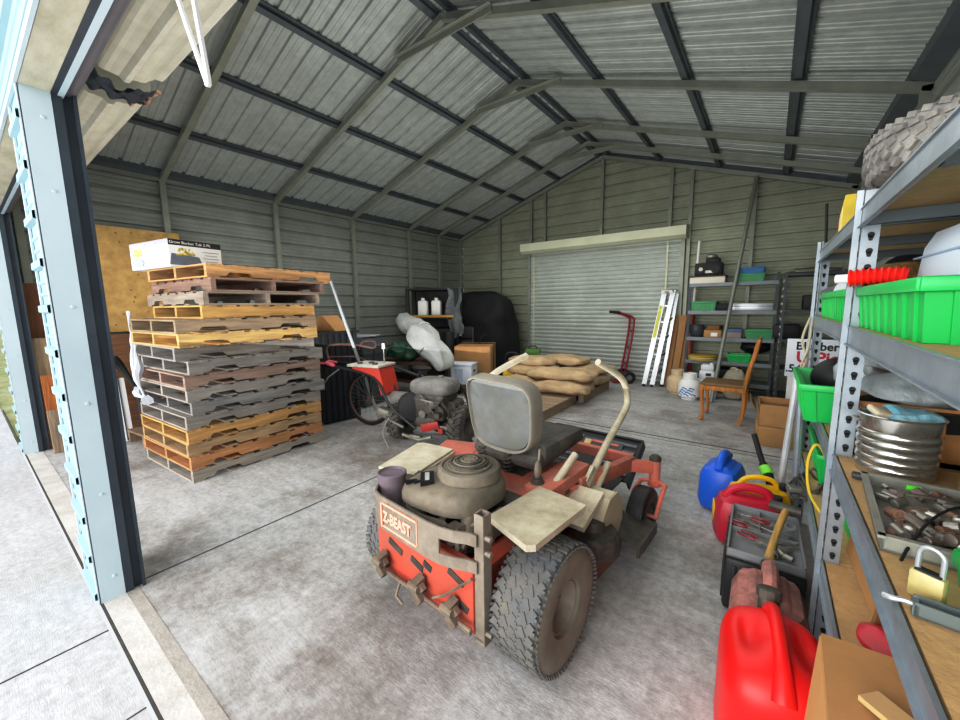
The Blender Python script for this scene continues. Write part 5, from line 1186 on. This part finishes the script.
b.build('tray', mat('grey_tray', '#9a9b92', .5, .2, var=.1, scale=8, dirt='#77776e', dscale=6, damt=.5), t)
rs_ = random.Random(12)
m_oily = mat('oily_steel', '#7a6f66', .45, .4, var=.4, scale=14); m_rusty = mat('rusty_steel', '#86644f', .7, .2, var=.4, scale=16)
def in_tray(x, y, z=0): 
    c, s = math.cos(math.radians(-4)), math.sin(math.radians(-4)); return (.47+c*x-s*y, 1.32+s*x+c*y, .904+z)
def socket(lab, x, y, r, h, m_, tilt, rz, grp='sockets in the tool tray', z=0):
    r *= .55; h *= .6; q = thing('socket', lab, 'socket', in_tray(x, y, r+z), (tilt, 0, rz), grp)
    b = MB(); b.lathe([(r*.6, -h/2+.002), (r, -h/2), (r, h/2), (r*.68, h/2), (r*.6, h/2-.005)], 16, capb=True, capt=True); b.build('socket_body', m_, q); b = MB(); b.lathe([(r*.62, h/2+.0004), (.001, h/2+.0004)], 12, capb=False, capt=False); b.build('socket_hole', m_hole, q)
socket('large bright socket facing the camera near the front left of the tool tray', -.145, -.03, .030, .06, m_chrome, PI/2, .4)
socket('tall brass-coloured socket standing in the middle of the tool tray', -.06, -.06, .02, .12, mat('brass_dull', '#9d8458', .4, .6, var=.2), .25, .3, z=.03)
socket('oily dark socket lying behind the bright one in the tool tray', -.11, .0, .024, .07, m_oily, PI/2, 1.2)
for k in range(110):
    r = rs_.uniform(.008, .014); h = rs_.uniform(.015, .045); b = MB(); b.lathe([(r*.7, -h/2), (r, -h/2+.002), (r, h/2), (r*.65, h/2), (r*.6, h/2-.006)], 10)
    tag(b.build('small_fitting', [m_oily, m_rusty, m_chrome, m_chrome][k % 4], loc=in_tray(rs_.uniform(-.205, .21), rs_.uniform(-.17, .17), r+rs_.uniform(0, .014)), rot=(PI/2+rs_.uniform(-.4, .4), 0, rs_.uniform(0, 3))), 'small oily socket or fitting among the heap in the tool tray', 'socket', 'small fittings in the tool tray')
def wrench(lab, x, y, L_, rz, m_, z=.03, nm='wrench', grp='spanners in the tool tray', loc=None):
    q = thing(nm, lab, 'spanner', loc or in_tray(x, y, z), (0, math.radians(rs_.uniform(-3, 3)), rz), grp)
    b = MB(); b.box((0, 0, 0), (L_*.8, .012, .006), bev=.002); b.lathe([(.008, -.004), (.016, -.004), (.016, .004), (.008, .004), (.008, -.004)], 14, 0, Matrix.Translation((L_*.43, 0, 0)), capb=False, capt=False); b.prism([(-L_*.4, -.007), (-L_*.44, -.015), (-L_*.5, -.013), (-L_*.46, -.004), (-L_*.46, .004), (-L_*.5, .013), (-L_*.44, .015), (-L_*.4, .007)], -.004, .004); b.build('shank', m_, q)
    return q
for k, (x, y, L_, rz, lab) in enumerate(((.02, .08, .26, .12, 'long bright spanner lying along the back of the tool tray'), (.1, .02, .22, -.5, 'spanner lying aslant in the middle of the tool tray'), (-.1, .1, .18, .3, 'short spanner at the back left of the tool tray'), (.12, -.1, .2, .9, 'spanner at the front right of the tool tray'))): wrench(lab, x, y, L_, rz, m_chrome if k != 2 else m_oily)
b = MB(); b.cyl((-.013, 0, 0), (.013, 0, 0), .008, seg=10); tag(b.build('green_marker', mat('neon_green', '#63e23c', .4), loc=in_tray(-.14, .14, .03)), 'small neon green cap at the back left of the tool tray', 'cap')
b = MB(); b.tube(smooth([(.252, 1.10, .902), (.275, 1.15, .925), (.315, 1.22, .955), (.37, 1.30, .965), (.45, 1.40, .945)]), .003, 6); tag(b.build('cable_tie', m_dblk), 'black cable tie curving over the front edge of the tool tray', 'cable tie')
b = MB(); b.box((0, 0, 0), (.3, .028, .016), bev=.004); tag(b.build('black_bar', mat('black_bar', '#3d4044', .5, .3), loc=(.385, 1.565, .905), rot=math.radians(-8)), 'flat black metal bar between the bucket and the tool tray', 'bar')
t = thing('wire_brush', 'worn brush with wooden block and stiff pale bristles behind the tool tray', 'brush', (.60, 1.62, .905), .1); b = MB(); b.box((0, 0, .045), (.1, .05, .03), bev=.006); b.build('brush_block', wood('brush_wood', '#8a5a34', axis=0), t)
b = MB()
for k in range(60): x, y = rs_.uniform(-.045, .045), rs_.uniform(-.02, .02); b.cyl((x, y, .03), (x*1.1, y*1.1, 0), .0025, seg=4)
b.build('bristles', mat('bristle', '#d8b98a', .8), t)
t = thing('tarnished_jar', 'small tarnished jar in front of the metal bucket', 'jar', (.47, 1.545, .896)); b = MB(); b.lathe([(.028, 0), (.033, .01), (.033, .06), (.026, .07), (.001, .07)], 18); b.build('jar', mat('tarnish', '#8f815c', .4, .4, var=.3, scale=20), t); b = MB(); b.lathe([(.029, .066), (.029, .082), (.001, .083)], 18); b.build('jar_lid', m_olive, t)
t = thing('pipe_wrench', 'dark pipe wrench lying behind the brush and jar', 'wrench', (.66, 1.71, .905), .15); b = MB(); b.box((0, 0, .02), (.18, .04, .035), bev=.01); b.box((-.09, 0, .03), (.04, .06, .05), bev=.01); b.build('handle', m_dblk, t); b = MB(); b.box((-.13, .015, .03), (.05, .02, .03), bev=.004); b.build('jaw', m_chrome, t)
# padlock
t = thing('padlock', 'brass padlock with tall steel shackle standing on the front of the middle shelf', 'padlock', (.262, .985, .8955), math.radians(-32)); t.scale = (.92, .92, .92)
b = MB(); b.box((0, 0, .0285), (.05, .026, .057), bev=.006); b.build('lock_body', mat('brass', '#d6c88e', .4, .25, var=.1, scale=20, dirt='#a8925a', dscale=14, damt=.5), t)
b = MB(); b.box((0, 0, .058), (.038, .02, .004), bev=.002); b.build('lock_top', m_hole, t)
b = MB(); b.tube([(-.017, 0, .055), (-.017, 0, .09)]+[(-.017*math.cos(PI*k/10), 0, .09+.017*math.sin(PI*k/10)) for k in range(1, 10)]+[(.017, 0, .09), (.017, 0, .055)], .0045, 10); b.build('shackle', m_alu, t)
# bracket tool on the front edge
t = thing('steel_square', 'grey steel bracket tool lying across the front edge of the shelf', 'tool', (.312, .905, .899), math.radians(-8))
b = MB(); m_sq = mat('square_grey', '#7d8a8c', .4, .5, var=.1, scale=10)
b.box((.05, 0, .012), (.26, .004, .024)); b.box((.05, .026, .012), (.26, .004, .024)); b.box((.05, .013, .001), (.26, .03, .003)); b.box((-.078, .013, .01), (.008, .03, .02)); b.build('channel', m_sq, t)
b = MB(); b.tube(smooth([(-.07, .012, .012), (-.09, .012, .014), (-.105, .01, .012), (-.115, .018, .008)]), .005, 8); b.build('hook', m_alu, t)
ribbed_bin('green_bin', 'bright green bin at the front edge of the middle shelf right of the padlock', (.452, 1.0, .896), 0, (.26, .18, .06), m_green, 'green bins on the rack', nrib=8, rim=.01, taper=.95)
# lower shelf
for k, (x, y, dx, dy, dz, lab) in enumerate(((.47, 2.78, .44, .56, .18, 'green bin at the far end of the lowest shelf'), (.50, 2.12, .40, .52, .15, 'green bin on the lowest shelf behind the leaning cardboard panel'))):
    ribbed_bin('green_bin', lab, (x, y, .491), 0, (dx, dy, dz), m_green, 'green bins on the rack', nrib=14, rim=.016, taper=.9)
b = MB(); b.tube(smooth([(.28, 2.32, .66), (.22, 2.3, .78), (.19, 2.28, .70), (.2, 2.2, .58), (.25, 2.1, .52)]), .006, 6); tag(b.build('yellow_cable', mat('yellow_cable', '#d9b93a', .5)), 'thin yellow cable looping over the lower green bins', 'cable')
t = thing('bent_cardboard', 'tall bent cardboard panel leaning inside the lowest shelf', 'cardboard', (.33, 1.68, .491), math.radians(2)); b = MB(); b.box((0, 0, .16), (.012, .5, .32), (0, .12, 0)); b.build('panel', m_card, t); b = MB(); b.box((-.015, -.24, .12), (.05, .012, .26), (0, .12, .3)); b.build('fold', m_cardd, t)
t = thing('candy_bag', 'red and white patterned bag lying on the lowest shelf', 'bag', (.335, 1.34, .491), .4); b = pillow(.14, .2, .07, .6, 41, .015, 14); b.build('bag', mat('red_bag', '#c4283a', .35, var=.1), t)
b = MB()
for k in range(6): 
    c = (rs_.uniform(-.04, .04), rs_.uniform(-.07, .07)); b.tube([(c[0]+.025*math.cos(a), c[1]+.032*math.sin(a), .10-2.0*(c[1]+.032*math.sin(a))**2-3*(c[0]+.025*math.cos(a))**2) for a in [2*PI*i/14 for i in range(14)]], .004, 5, closed=True)
b.build('white_swirls', m_white, t)
b = MB(); b.tube([(.21+.0, 2.98, .0), (.185, 3.0, .96)], .022, 10); tag(b.build('grey_pole', m_steel), 'grey metal pole leaning on the far rack post, nearer of two', 'pole')
b = MB(); b.tube([(.12, 3.06, .0), (.165, 3.06, .98)], .02, 10); tag(b.build('grey_pole', mat('pale_pole', '#c9cdd0', .4, .3)), 'pale grey metal pole leaning on the far rack post, farther of two', 'pole')
b = MB(); b.tube(smooth([(.2, 3.12, 1.34), (.17, 3.1, 1.2), (.2, 3.1, 1.08), (.17, 3.08, .98), (.19, 3.1, .9)]), .007, 6); b.tube(smooth([(.21, 3.12, 1.32), (.2, 3.08, 1.15), (.175, 3.1, 1.02), (.2, 3.08, .92)]), .006, 6); tag(b.build('beige_cord', mat('beige_cord', '#bdb49c', .8)), 'beige cords hanging down the far rack post', 'cord')
b = MB(); b.tube([(.235, 3.13, 1.78), (.22, 3.12, 2.0)], .008, 6); tag(b.build('black_rod', m_dblk), 'short black rod sticking up from the far rack post', 'rod')

# ------------------------------------------------------------------ cans and boxes along the rack foot
def fuel_can(label, loc, rot, d, m_, cap=m_black, panel=None, spout=False, hx=0):
    q = thing('fuel_can', label, 'fuel can', loc, rot); dx, dy, dz = d
    b = MB(); b.box((0, 0, dz*.42), (dx, dy, dz*.84), bev=min(dx, dy)*.28, taper=(.93, .93)); b.box((0, 0, dz*.80), (dx*.6, dy*.72, dz*.14), bev=.03, taper=(.85, .9)); b.build('can_body', m_, q)
    b = MB(); h = dz; b.tube(smooth([(0, dy*.30, dz*.82), (0, dy*.22, dz*.97), (0, 0, dz*1.02), (0, -dy*.22, dz*.96), (0, -dy*.34, dz*.80)]), dx*.10, 10); b.build('handle', m_, q)
    b = MB(); b.cyl((hx, dy*.35, dz*.78), (hx, dy*.36, dz*.88), .024, seg=16); b.lathe([(.028, 0), (.028, .022), (.001, .023)], 14, 0, Matrix.Translation((hx, dy*.36, dz*.87)))
    if spout: b.tube(smooth([(hx, dy*.4, dz*.95), (hx+.06, dy*.55, dz*1.0), (hx+.10, dy*.5, dz*1.12), (hx+.03, dy*.3, dz*1.32)]), [.028]*6+[.022]*6+[.016]*7, 10)
    b.build('cap', cap, q)
    if panel:
        b = MB(); b.box((-dx*.49, -dy*.05, dz*.42), (.006, dy*.28, dz*.3), (0, .05, 0), bev=.002); b.build('label_panel', panel, q)
    return q
fuel_can('blue fuel can with black spout, farthest of the row beside the rack', (-.19, 3.12, 0), math.radians(-8), (.25, .36, .37), mat('royal_blue', '#1c66d8', .4, var=.06), m_black, m_white)
t = thing('pour_spout', 'long black pouring spout with lime green collar propped beside the blue can', 'spout', (.05, 3.12, 0)); b = MB(); b.tube(smooth([(.07, -.1, .12), (.03, -.05, .27), (-.02, .03, .36), (-.08, .12, .52)]), [.032]*6+[.028]*6+[.018]*7, 10); b.ell((.08, -.1, .1), (.07, .1, .09), 14, 10); b.build('spout', m_dblk, t); b = MB(); b.cyl((.015, -.03, .30), (-.008, .01, .335), .036, seg=14); b.build('collar', mat('lime_collar', '#8be04a', .4), t)
fuel_can('yellow fuel can wedged between the blue and the dark red cans', (.02, 2.89, 0), math.radians(-75), (.16, .34, .34), mat('can_yellow', '#f0bf14', .4, var=.06), m_black)
fuel_can('dark red fuel can with yellow panel, standing behind the toolbox', (-.02, 2.69, 0), math.radians(-80), (.24, .36, .34), mat('crimson', '#c01f3a', .4, var=.06), m_black, None)
o = [o for o in bpy.data.objects if o.name.startswith('fuel_can')][-1]
b = MB(); b.box((-.04, -.174, .15), (.09, .008, .11), (0, .2, 0), bev=.003); b.build('yellow_panel', m_yel, o)
# open toolbox
t = thing('toolbox', 'black toolbox with open grey tray of wrenches and pliers', 'toolbox', (.055, 2.28, 0), math.radians(1))
b = MB(); b.box((0, 0, .13), (.30, .54, .26), bev=.02)
for k in range(8): b.box((-.152, -.22+.063*k, .13), (.012, .02, .2), bev=.004)
for k in range(4): b.box((-.11+.075*k, -.272, .13), (.02, .012, .2), bev=.004)
b.build('box_body', m_black, t)
b = MB(); open_box(b, .29, .5, .04, .008, z0=.26)
b.box((0, .0, .275), (.27, .006, .03)); b.box((-.02, .12, .275), (.006, .24, .03)); b.build('tray', mat('tray_grey', '#8b8d90', .5, var=.1), t)
def tb(x, y, z=.285): return (.055+x, 2.28+y, z)
for k, (x, y, L_, rz, lab) in enumerate(((-.03, .17, .2, .1, 'ratchet spanner across the back of the toolbox tray'), (.02, .06, .22, -.25, 'spanner across the middle of the toolbox tray'), (-.05, .09, .18, .35, 'spanner at the left of the toolbox tray'), (.06, -.06, .2, .5, 'spanner in the front right of the toolbox tray'))):
    wrench(lab, 0, 0, L_, rz, m_chrome, grp='spanners in the toolbox', loc=tb(x, y, .285))
for k, (x, y, rz, lab) in enumerate(((-.06, .02, -.3, 'red-handled pliers on the left of the toolbox tray'), (-.02, -.09, -.5, 'red-handled screwdriver at the front of the toolbox tray'), (.03, .12, -.2, 'red-handled pliers in the middle of the toolbox tray'))):
    q = thing('red_pliers', lab, 'pliers', tb(x, y, .292), (0, 0, rz), 'red tools in the toolbox'); b = MB(); b.tube(smooth([(-.09, -.014, 0), (-.04, -.02, 0), (0, 0, 0)]), .007, 8); b.tube(smooth([(-.09, .014, 0), (-.04, .02, 0), (0, 0, 0)]), .007, 8); b.build('handles', mat('plier_red', '#84262e', .4), q); b = MB(); b.prism([(-.005, -.012), (.05, -.004), (.05, .004), (-.005, .012)], -.006, .006); b.build('jaws', m_chrome, q)
for k in range(6):
    q = thing('toolbox_socket', 'chrome socket lying loose at the right of the toolbox tray', 'socket', tb(.04+.025*(k % 3), -.17+.05*(k//3)+.02*(k % 2), .29), (PI/2, 0, .5*k), 'loose sockets in the toolbox'); b = MB(); b.lathe([(.014, -.02), (.014, .02), (.009, .02), (.009, .012)], 14); b.build('socket_body', m_chrome, q); b = MB(); b.lathe([(.009, .0125), (.001, .0125)], 12, capb=False, capt=False); b.build('socket_hole', m_hole, q)
b = MB(); b.lathe([(.012, -.012), (.026, -.012), (.026, .012), (.012, .012), (.012, -.012)], 18, capb=False, capt=False); tag(b.build('steel_ring', m_alu, loc=tb(.1, .12, .30), rot=(.6, 0, 0)), 'bright steel ring at the back right of the toolbox tray', 'ring')
t = thing('hammer', 'hammer with worn yellowish wooden handle lying on the toolbox', 'hammer', (.10, 2.22, .325), (math.radians(20), 0, math.radians(-8)))
b = MB(); b.tube(smooth([(0, -.22, .0), (-.005, -.1, .005), (0, .05, .0), (.01, .2, -.01)]), [.021, .022, .022, .021, .02, .018, .017, .016, .016, .015, .015, .015, .016, .016, .016, .016, .016, .015, .015], 12); b.build('hammer_handle', wood('hammer_wood', '#c8a25c', axis=1), t)
b = MB(); b.cyl((-.06, .21, -.01), (.07, .21, -.01), .024, seg=14); b.build('hammer_head', m_engd, t)
t = thing('cable_coil', 'bundle of grey wires and clamps hanging over the rack edge above the toolbox', 'wires', (.2, 2.55, .44)); b = MB()
for k in range(5): b.tube([( .05*math.cos(a)+.01*k, .12*math.sin(a), .02*k+.02*math.sin(3*a+k)) for a in [2*PI*i/18 for i in range(18)]], .008, 5, closed=True)
b.build('coil', m_engd, t); b = MB(); b.box((-.03, -.1, .05), (.08, .04, .03), .4, bev=.008); b.build('clamp', m_chrome, t)
# faded can
t = fuel_can('faded pinkish red mottled fuel can between the toolbox and the big red can', (.075, 1.80, 0), math.radians(2), (.26, .33, .37), mat('faded_pink_red', '#c78a80', .7, 0, var=.2, scale=10, dirt='#5b443e', dscale=9, damt=.8), m_engd)
# big red can
t = thing('big_fuel_can', 'big bright red fuel can at the bottom of the picture beside the cardboard box', 'fuel can', (.088, 1.40, 0), math.radians(6))
b = MB()
def red_body(u, v):
    a = 2*PI*u; e = .55
    cx = math.copysign(abs(math.cos(a))**e, math.cos(a)); cy = math.copysign(abs(math.sin(a))**e, math.sin(a))
    if v < .1: k = .93+.07*(v/.1); z = .02*(v/.1)
    elif v < .6: k = 1; z = .02+.26*((v-.1)/.5)
    else:
        w_ = (v-.6)/.4; k = math.cos(w_*PI/2)**.62 if w_ < 1 else 0; z = .28+.135*math.sin(w_*PI/2)
    x = .145*cx*k; y = .2*cy*k
    if v > .6:
        z -= .035*math.exp(-((abs(x)-.07)/.035)**2)*math.exp(-((y-.01)/.1)**2)
    return (x, y, z)
b.grid(red_body, 72, 44); b.build('can_body', mat('bright_red_can', '#ec1c1c', .35, 0, var=.04, scale=5, spec=.4), t, sharp=80)
b = MB(); pts = smooth([(0, .155, .36), (0, .12, .415), (0, .05, .437), (.0, -.04, .43), (0, -.12, .405), (0, -.175, .34)]); n = len(pts)
b.tube(pts, [.024]*5+[.02]*(n-13)+[.021, .022, .024, .026, .029, .031, .032, .032], 16); b.build('handle', mat('bright_red_can', '#ec1c1c'), t)
b = MB(); b.cyl((.0, .17, .33), (.0, .2, .42), .033, .03, 18); b.lathe([(.036, 0), (.037, .03), (.03, .034), (.001, .034)], 10, 0, Matrix.Translation((0, .195, .40)) @ Matrix.Rotation(-.3, 4, 'X')); b.build('cap', m_engd, t)
# cardboard box spilling out of the lowest shelf
t = thing('open_carton', 'open cardboard carton with loose flaps on the front edge of the lowest shelf', 'box', (.35, 1.0, .491), math.radians(-2))
b = MB(); b.box((.02, 0, .045), (.34, .40, .09)); b.build('carton_body', m_card, t)
b = MB(); b.box((-.02, .0, .108), (.35, .42, .008), (.03, -.06, 0)); b.build('top_flap', m_card, t)
b = MB(); b.box((-.20, -.0, -.05), (.008, .42, .30), (0, .04, 0)); b.build('side_flap', mat('cardboard_light', '#c99d66', .8, var=.08, scale=4), t)
b = MB(); b.box((-.02, -.06, .13), (.3, .05, .012), (0, -.05, -.75)); b.build('torn_strip', mat('cardboard_pale', '#cfae7c', .8, var=.12, scale=5), t)
b = MB(); b.box((-.10, -.13, .128), (.07, .08, .006), (.2, .0, .5)); b.build('torn_flap', mat('cardboard_pale', '#cfae7c'), t)
# hanging pull rope and torn patch on the near curtain
b = MB(); b.tube(smooth([(-1.34, .425, 2.42), (-1.25, .43, 2.2), (-1.165, .44, 2.0), (-1.155, .44, 1.985), (-1.15, .44, 2.0), (-1.175, .435, 2.2), (-1.17, .425, 2.42)]), .007, 6)
tag(b.build('pull_rope', m_white), 'white pull rope hanging in a loop from the near roll-up door', 'rope')
b = MB(); rp = random.Random(4)
def patch(u, v):
    a = math.radians(195+118*u); n1 = noise.noise(Vector((u*9, v*1.5, 1.3))); n2 = noise.noise(Vector((u*7, v*3, 8.3)))
    x = -2.76+.12*(1-u)+(v-.5)*2*(.085+.05*n1*2)+.05*n2; r = .226+.022*noise.noise(Vector((u*12, v*4, 3)))
    return (x, r*math.cos(a), r*math.sin(a))
b.grid(patch, 40, 14)
for q in range(7):
    a = math.radians(292+5*q); b.box((-2.84+.022*(q % 4)+.01*q, .228*math.cos(a), .228*math.sin(a)), (.05, .004, .012), (a, .5*q, .4*q), m=1)
b.build('torn_patch', [mat('torn_black', '#1e2a36', .6, var=.5, scale=20), mat('torn_copper', '#b98a72', .6, var=.3, scale=20)], c1)
# ------------------------------------------------------------------ light and view
w = bpy.data.worlds.new('sky'); scene.world = w; w.use_nodes = True
N = w.node_tree.nodes; L = w.node_tree.links
sky = N.new('ShaderNodeTexSky'); sky.sky_type = 'NISHITA'; sky.sun_elevation = math.radians(62); sky.sun_rotation = math.radians(200); sky.sun_disc = False; sky.air_density = 1.2; sky.dust_density = 3
bg = N['Background']; mixn = N.new('ShaderNodeMix'); mixn.data_type = 'RGBA'; mixn.inputs[0].default_value = .7
mul = N.new('ShaderNodeVectorMath'); mul.operation = 'SCALE'; mul.inputs[3].default_value = .16
L.new(sky.outputs[0], mul.inputs[0]); L.new(mul.outputs[0], mixn.inputs[6]); mixn.inputs[7].default_value = (.92, .97, 1.0, 1)
L.new(mixn.outputs[2], bg.inputs['Color']); bg.inputs['Strength'].default_value = 1.3
def area(nm, loc, target, sx, sy, power, col=(1, 1, 1)):
    d = bpy.data.lights.new(nm, 'AREA'); d.shape = 'RECTANGLE'; d.size = sx; d.size_y = sy; d.energy = power; d.color = col
    o = bpy.data.objects.new(nm, d); COL.objects.link(o); o.location = loc
    o.rotation_euler = (Vector(target)-Vector(loc)).to_track_quat('-Z', 'Y').to_euler(); return o
area('daylight_from_front', (-2.4, -5.5, 2.6), (-2.6, 5, 1.0), 9, 4.5, 800, (1, .99, .97))
area('ridge_fill', (-2.7, 3.9, 3.0), (-2.7, 3.9, 0), 4.5, 5.5, 95, (1, 1, .98))  # added soft fill lamp under the ridge, lifts the interior shadows
area('ceiling_fill', (-2.9, 3.0, .9), (-2.8, 3.4, 4), 4.5, 4.5, 80, (1, 1, .97))  # added fill lamp aimed up, stands in for light off the floor
scene.view_settings.view_transform = 'Standard'; scene.view_settings.look = 'None'; scene.view_settings.exposure = 0.0; scene.view_settings.gamma = 1.0

vs_ = scene.view_settings; vs_.use_curve_mapping = True
cv = vs_.curve_mapping.curves[3]
cv.points.new(.22, .185); cv.points.new(.6, .655); cv.points.new(.85, .89); vs_.curve_mapping.update()
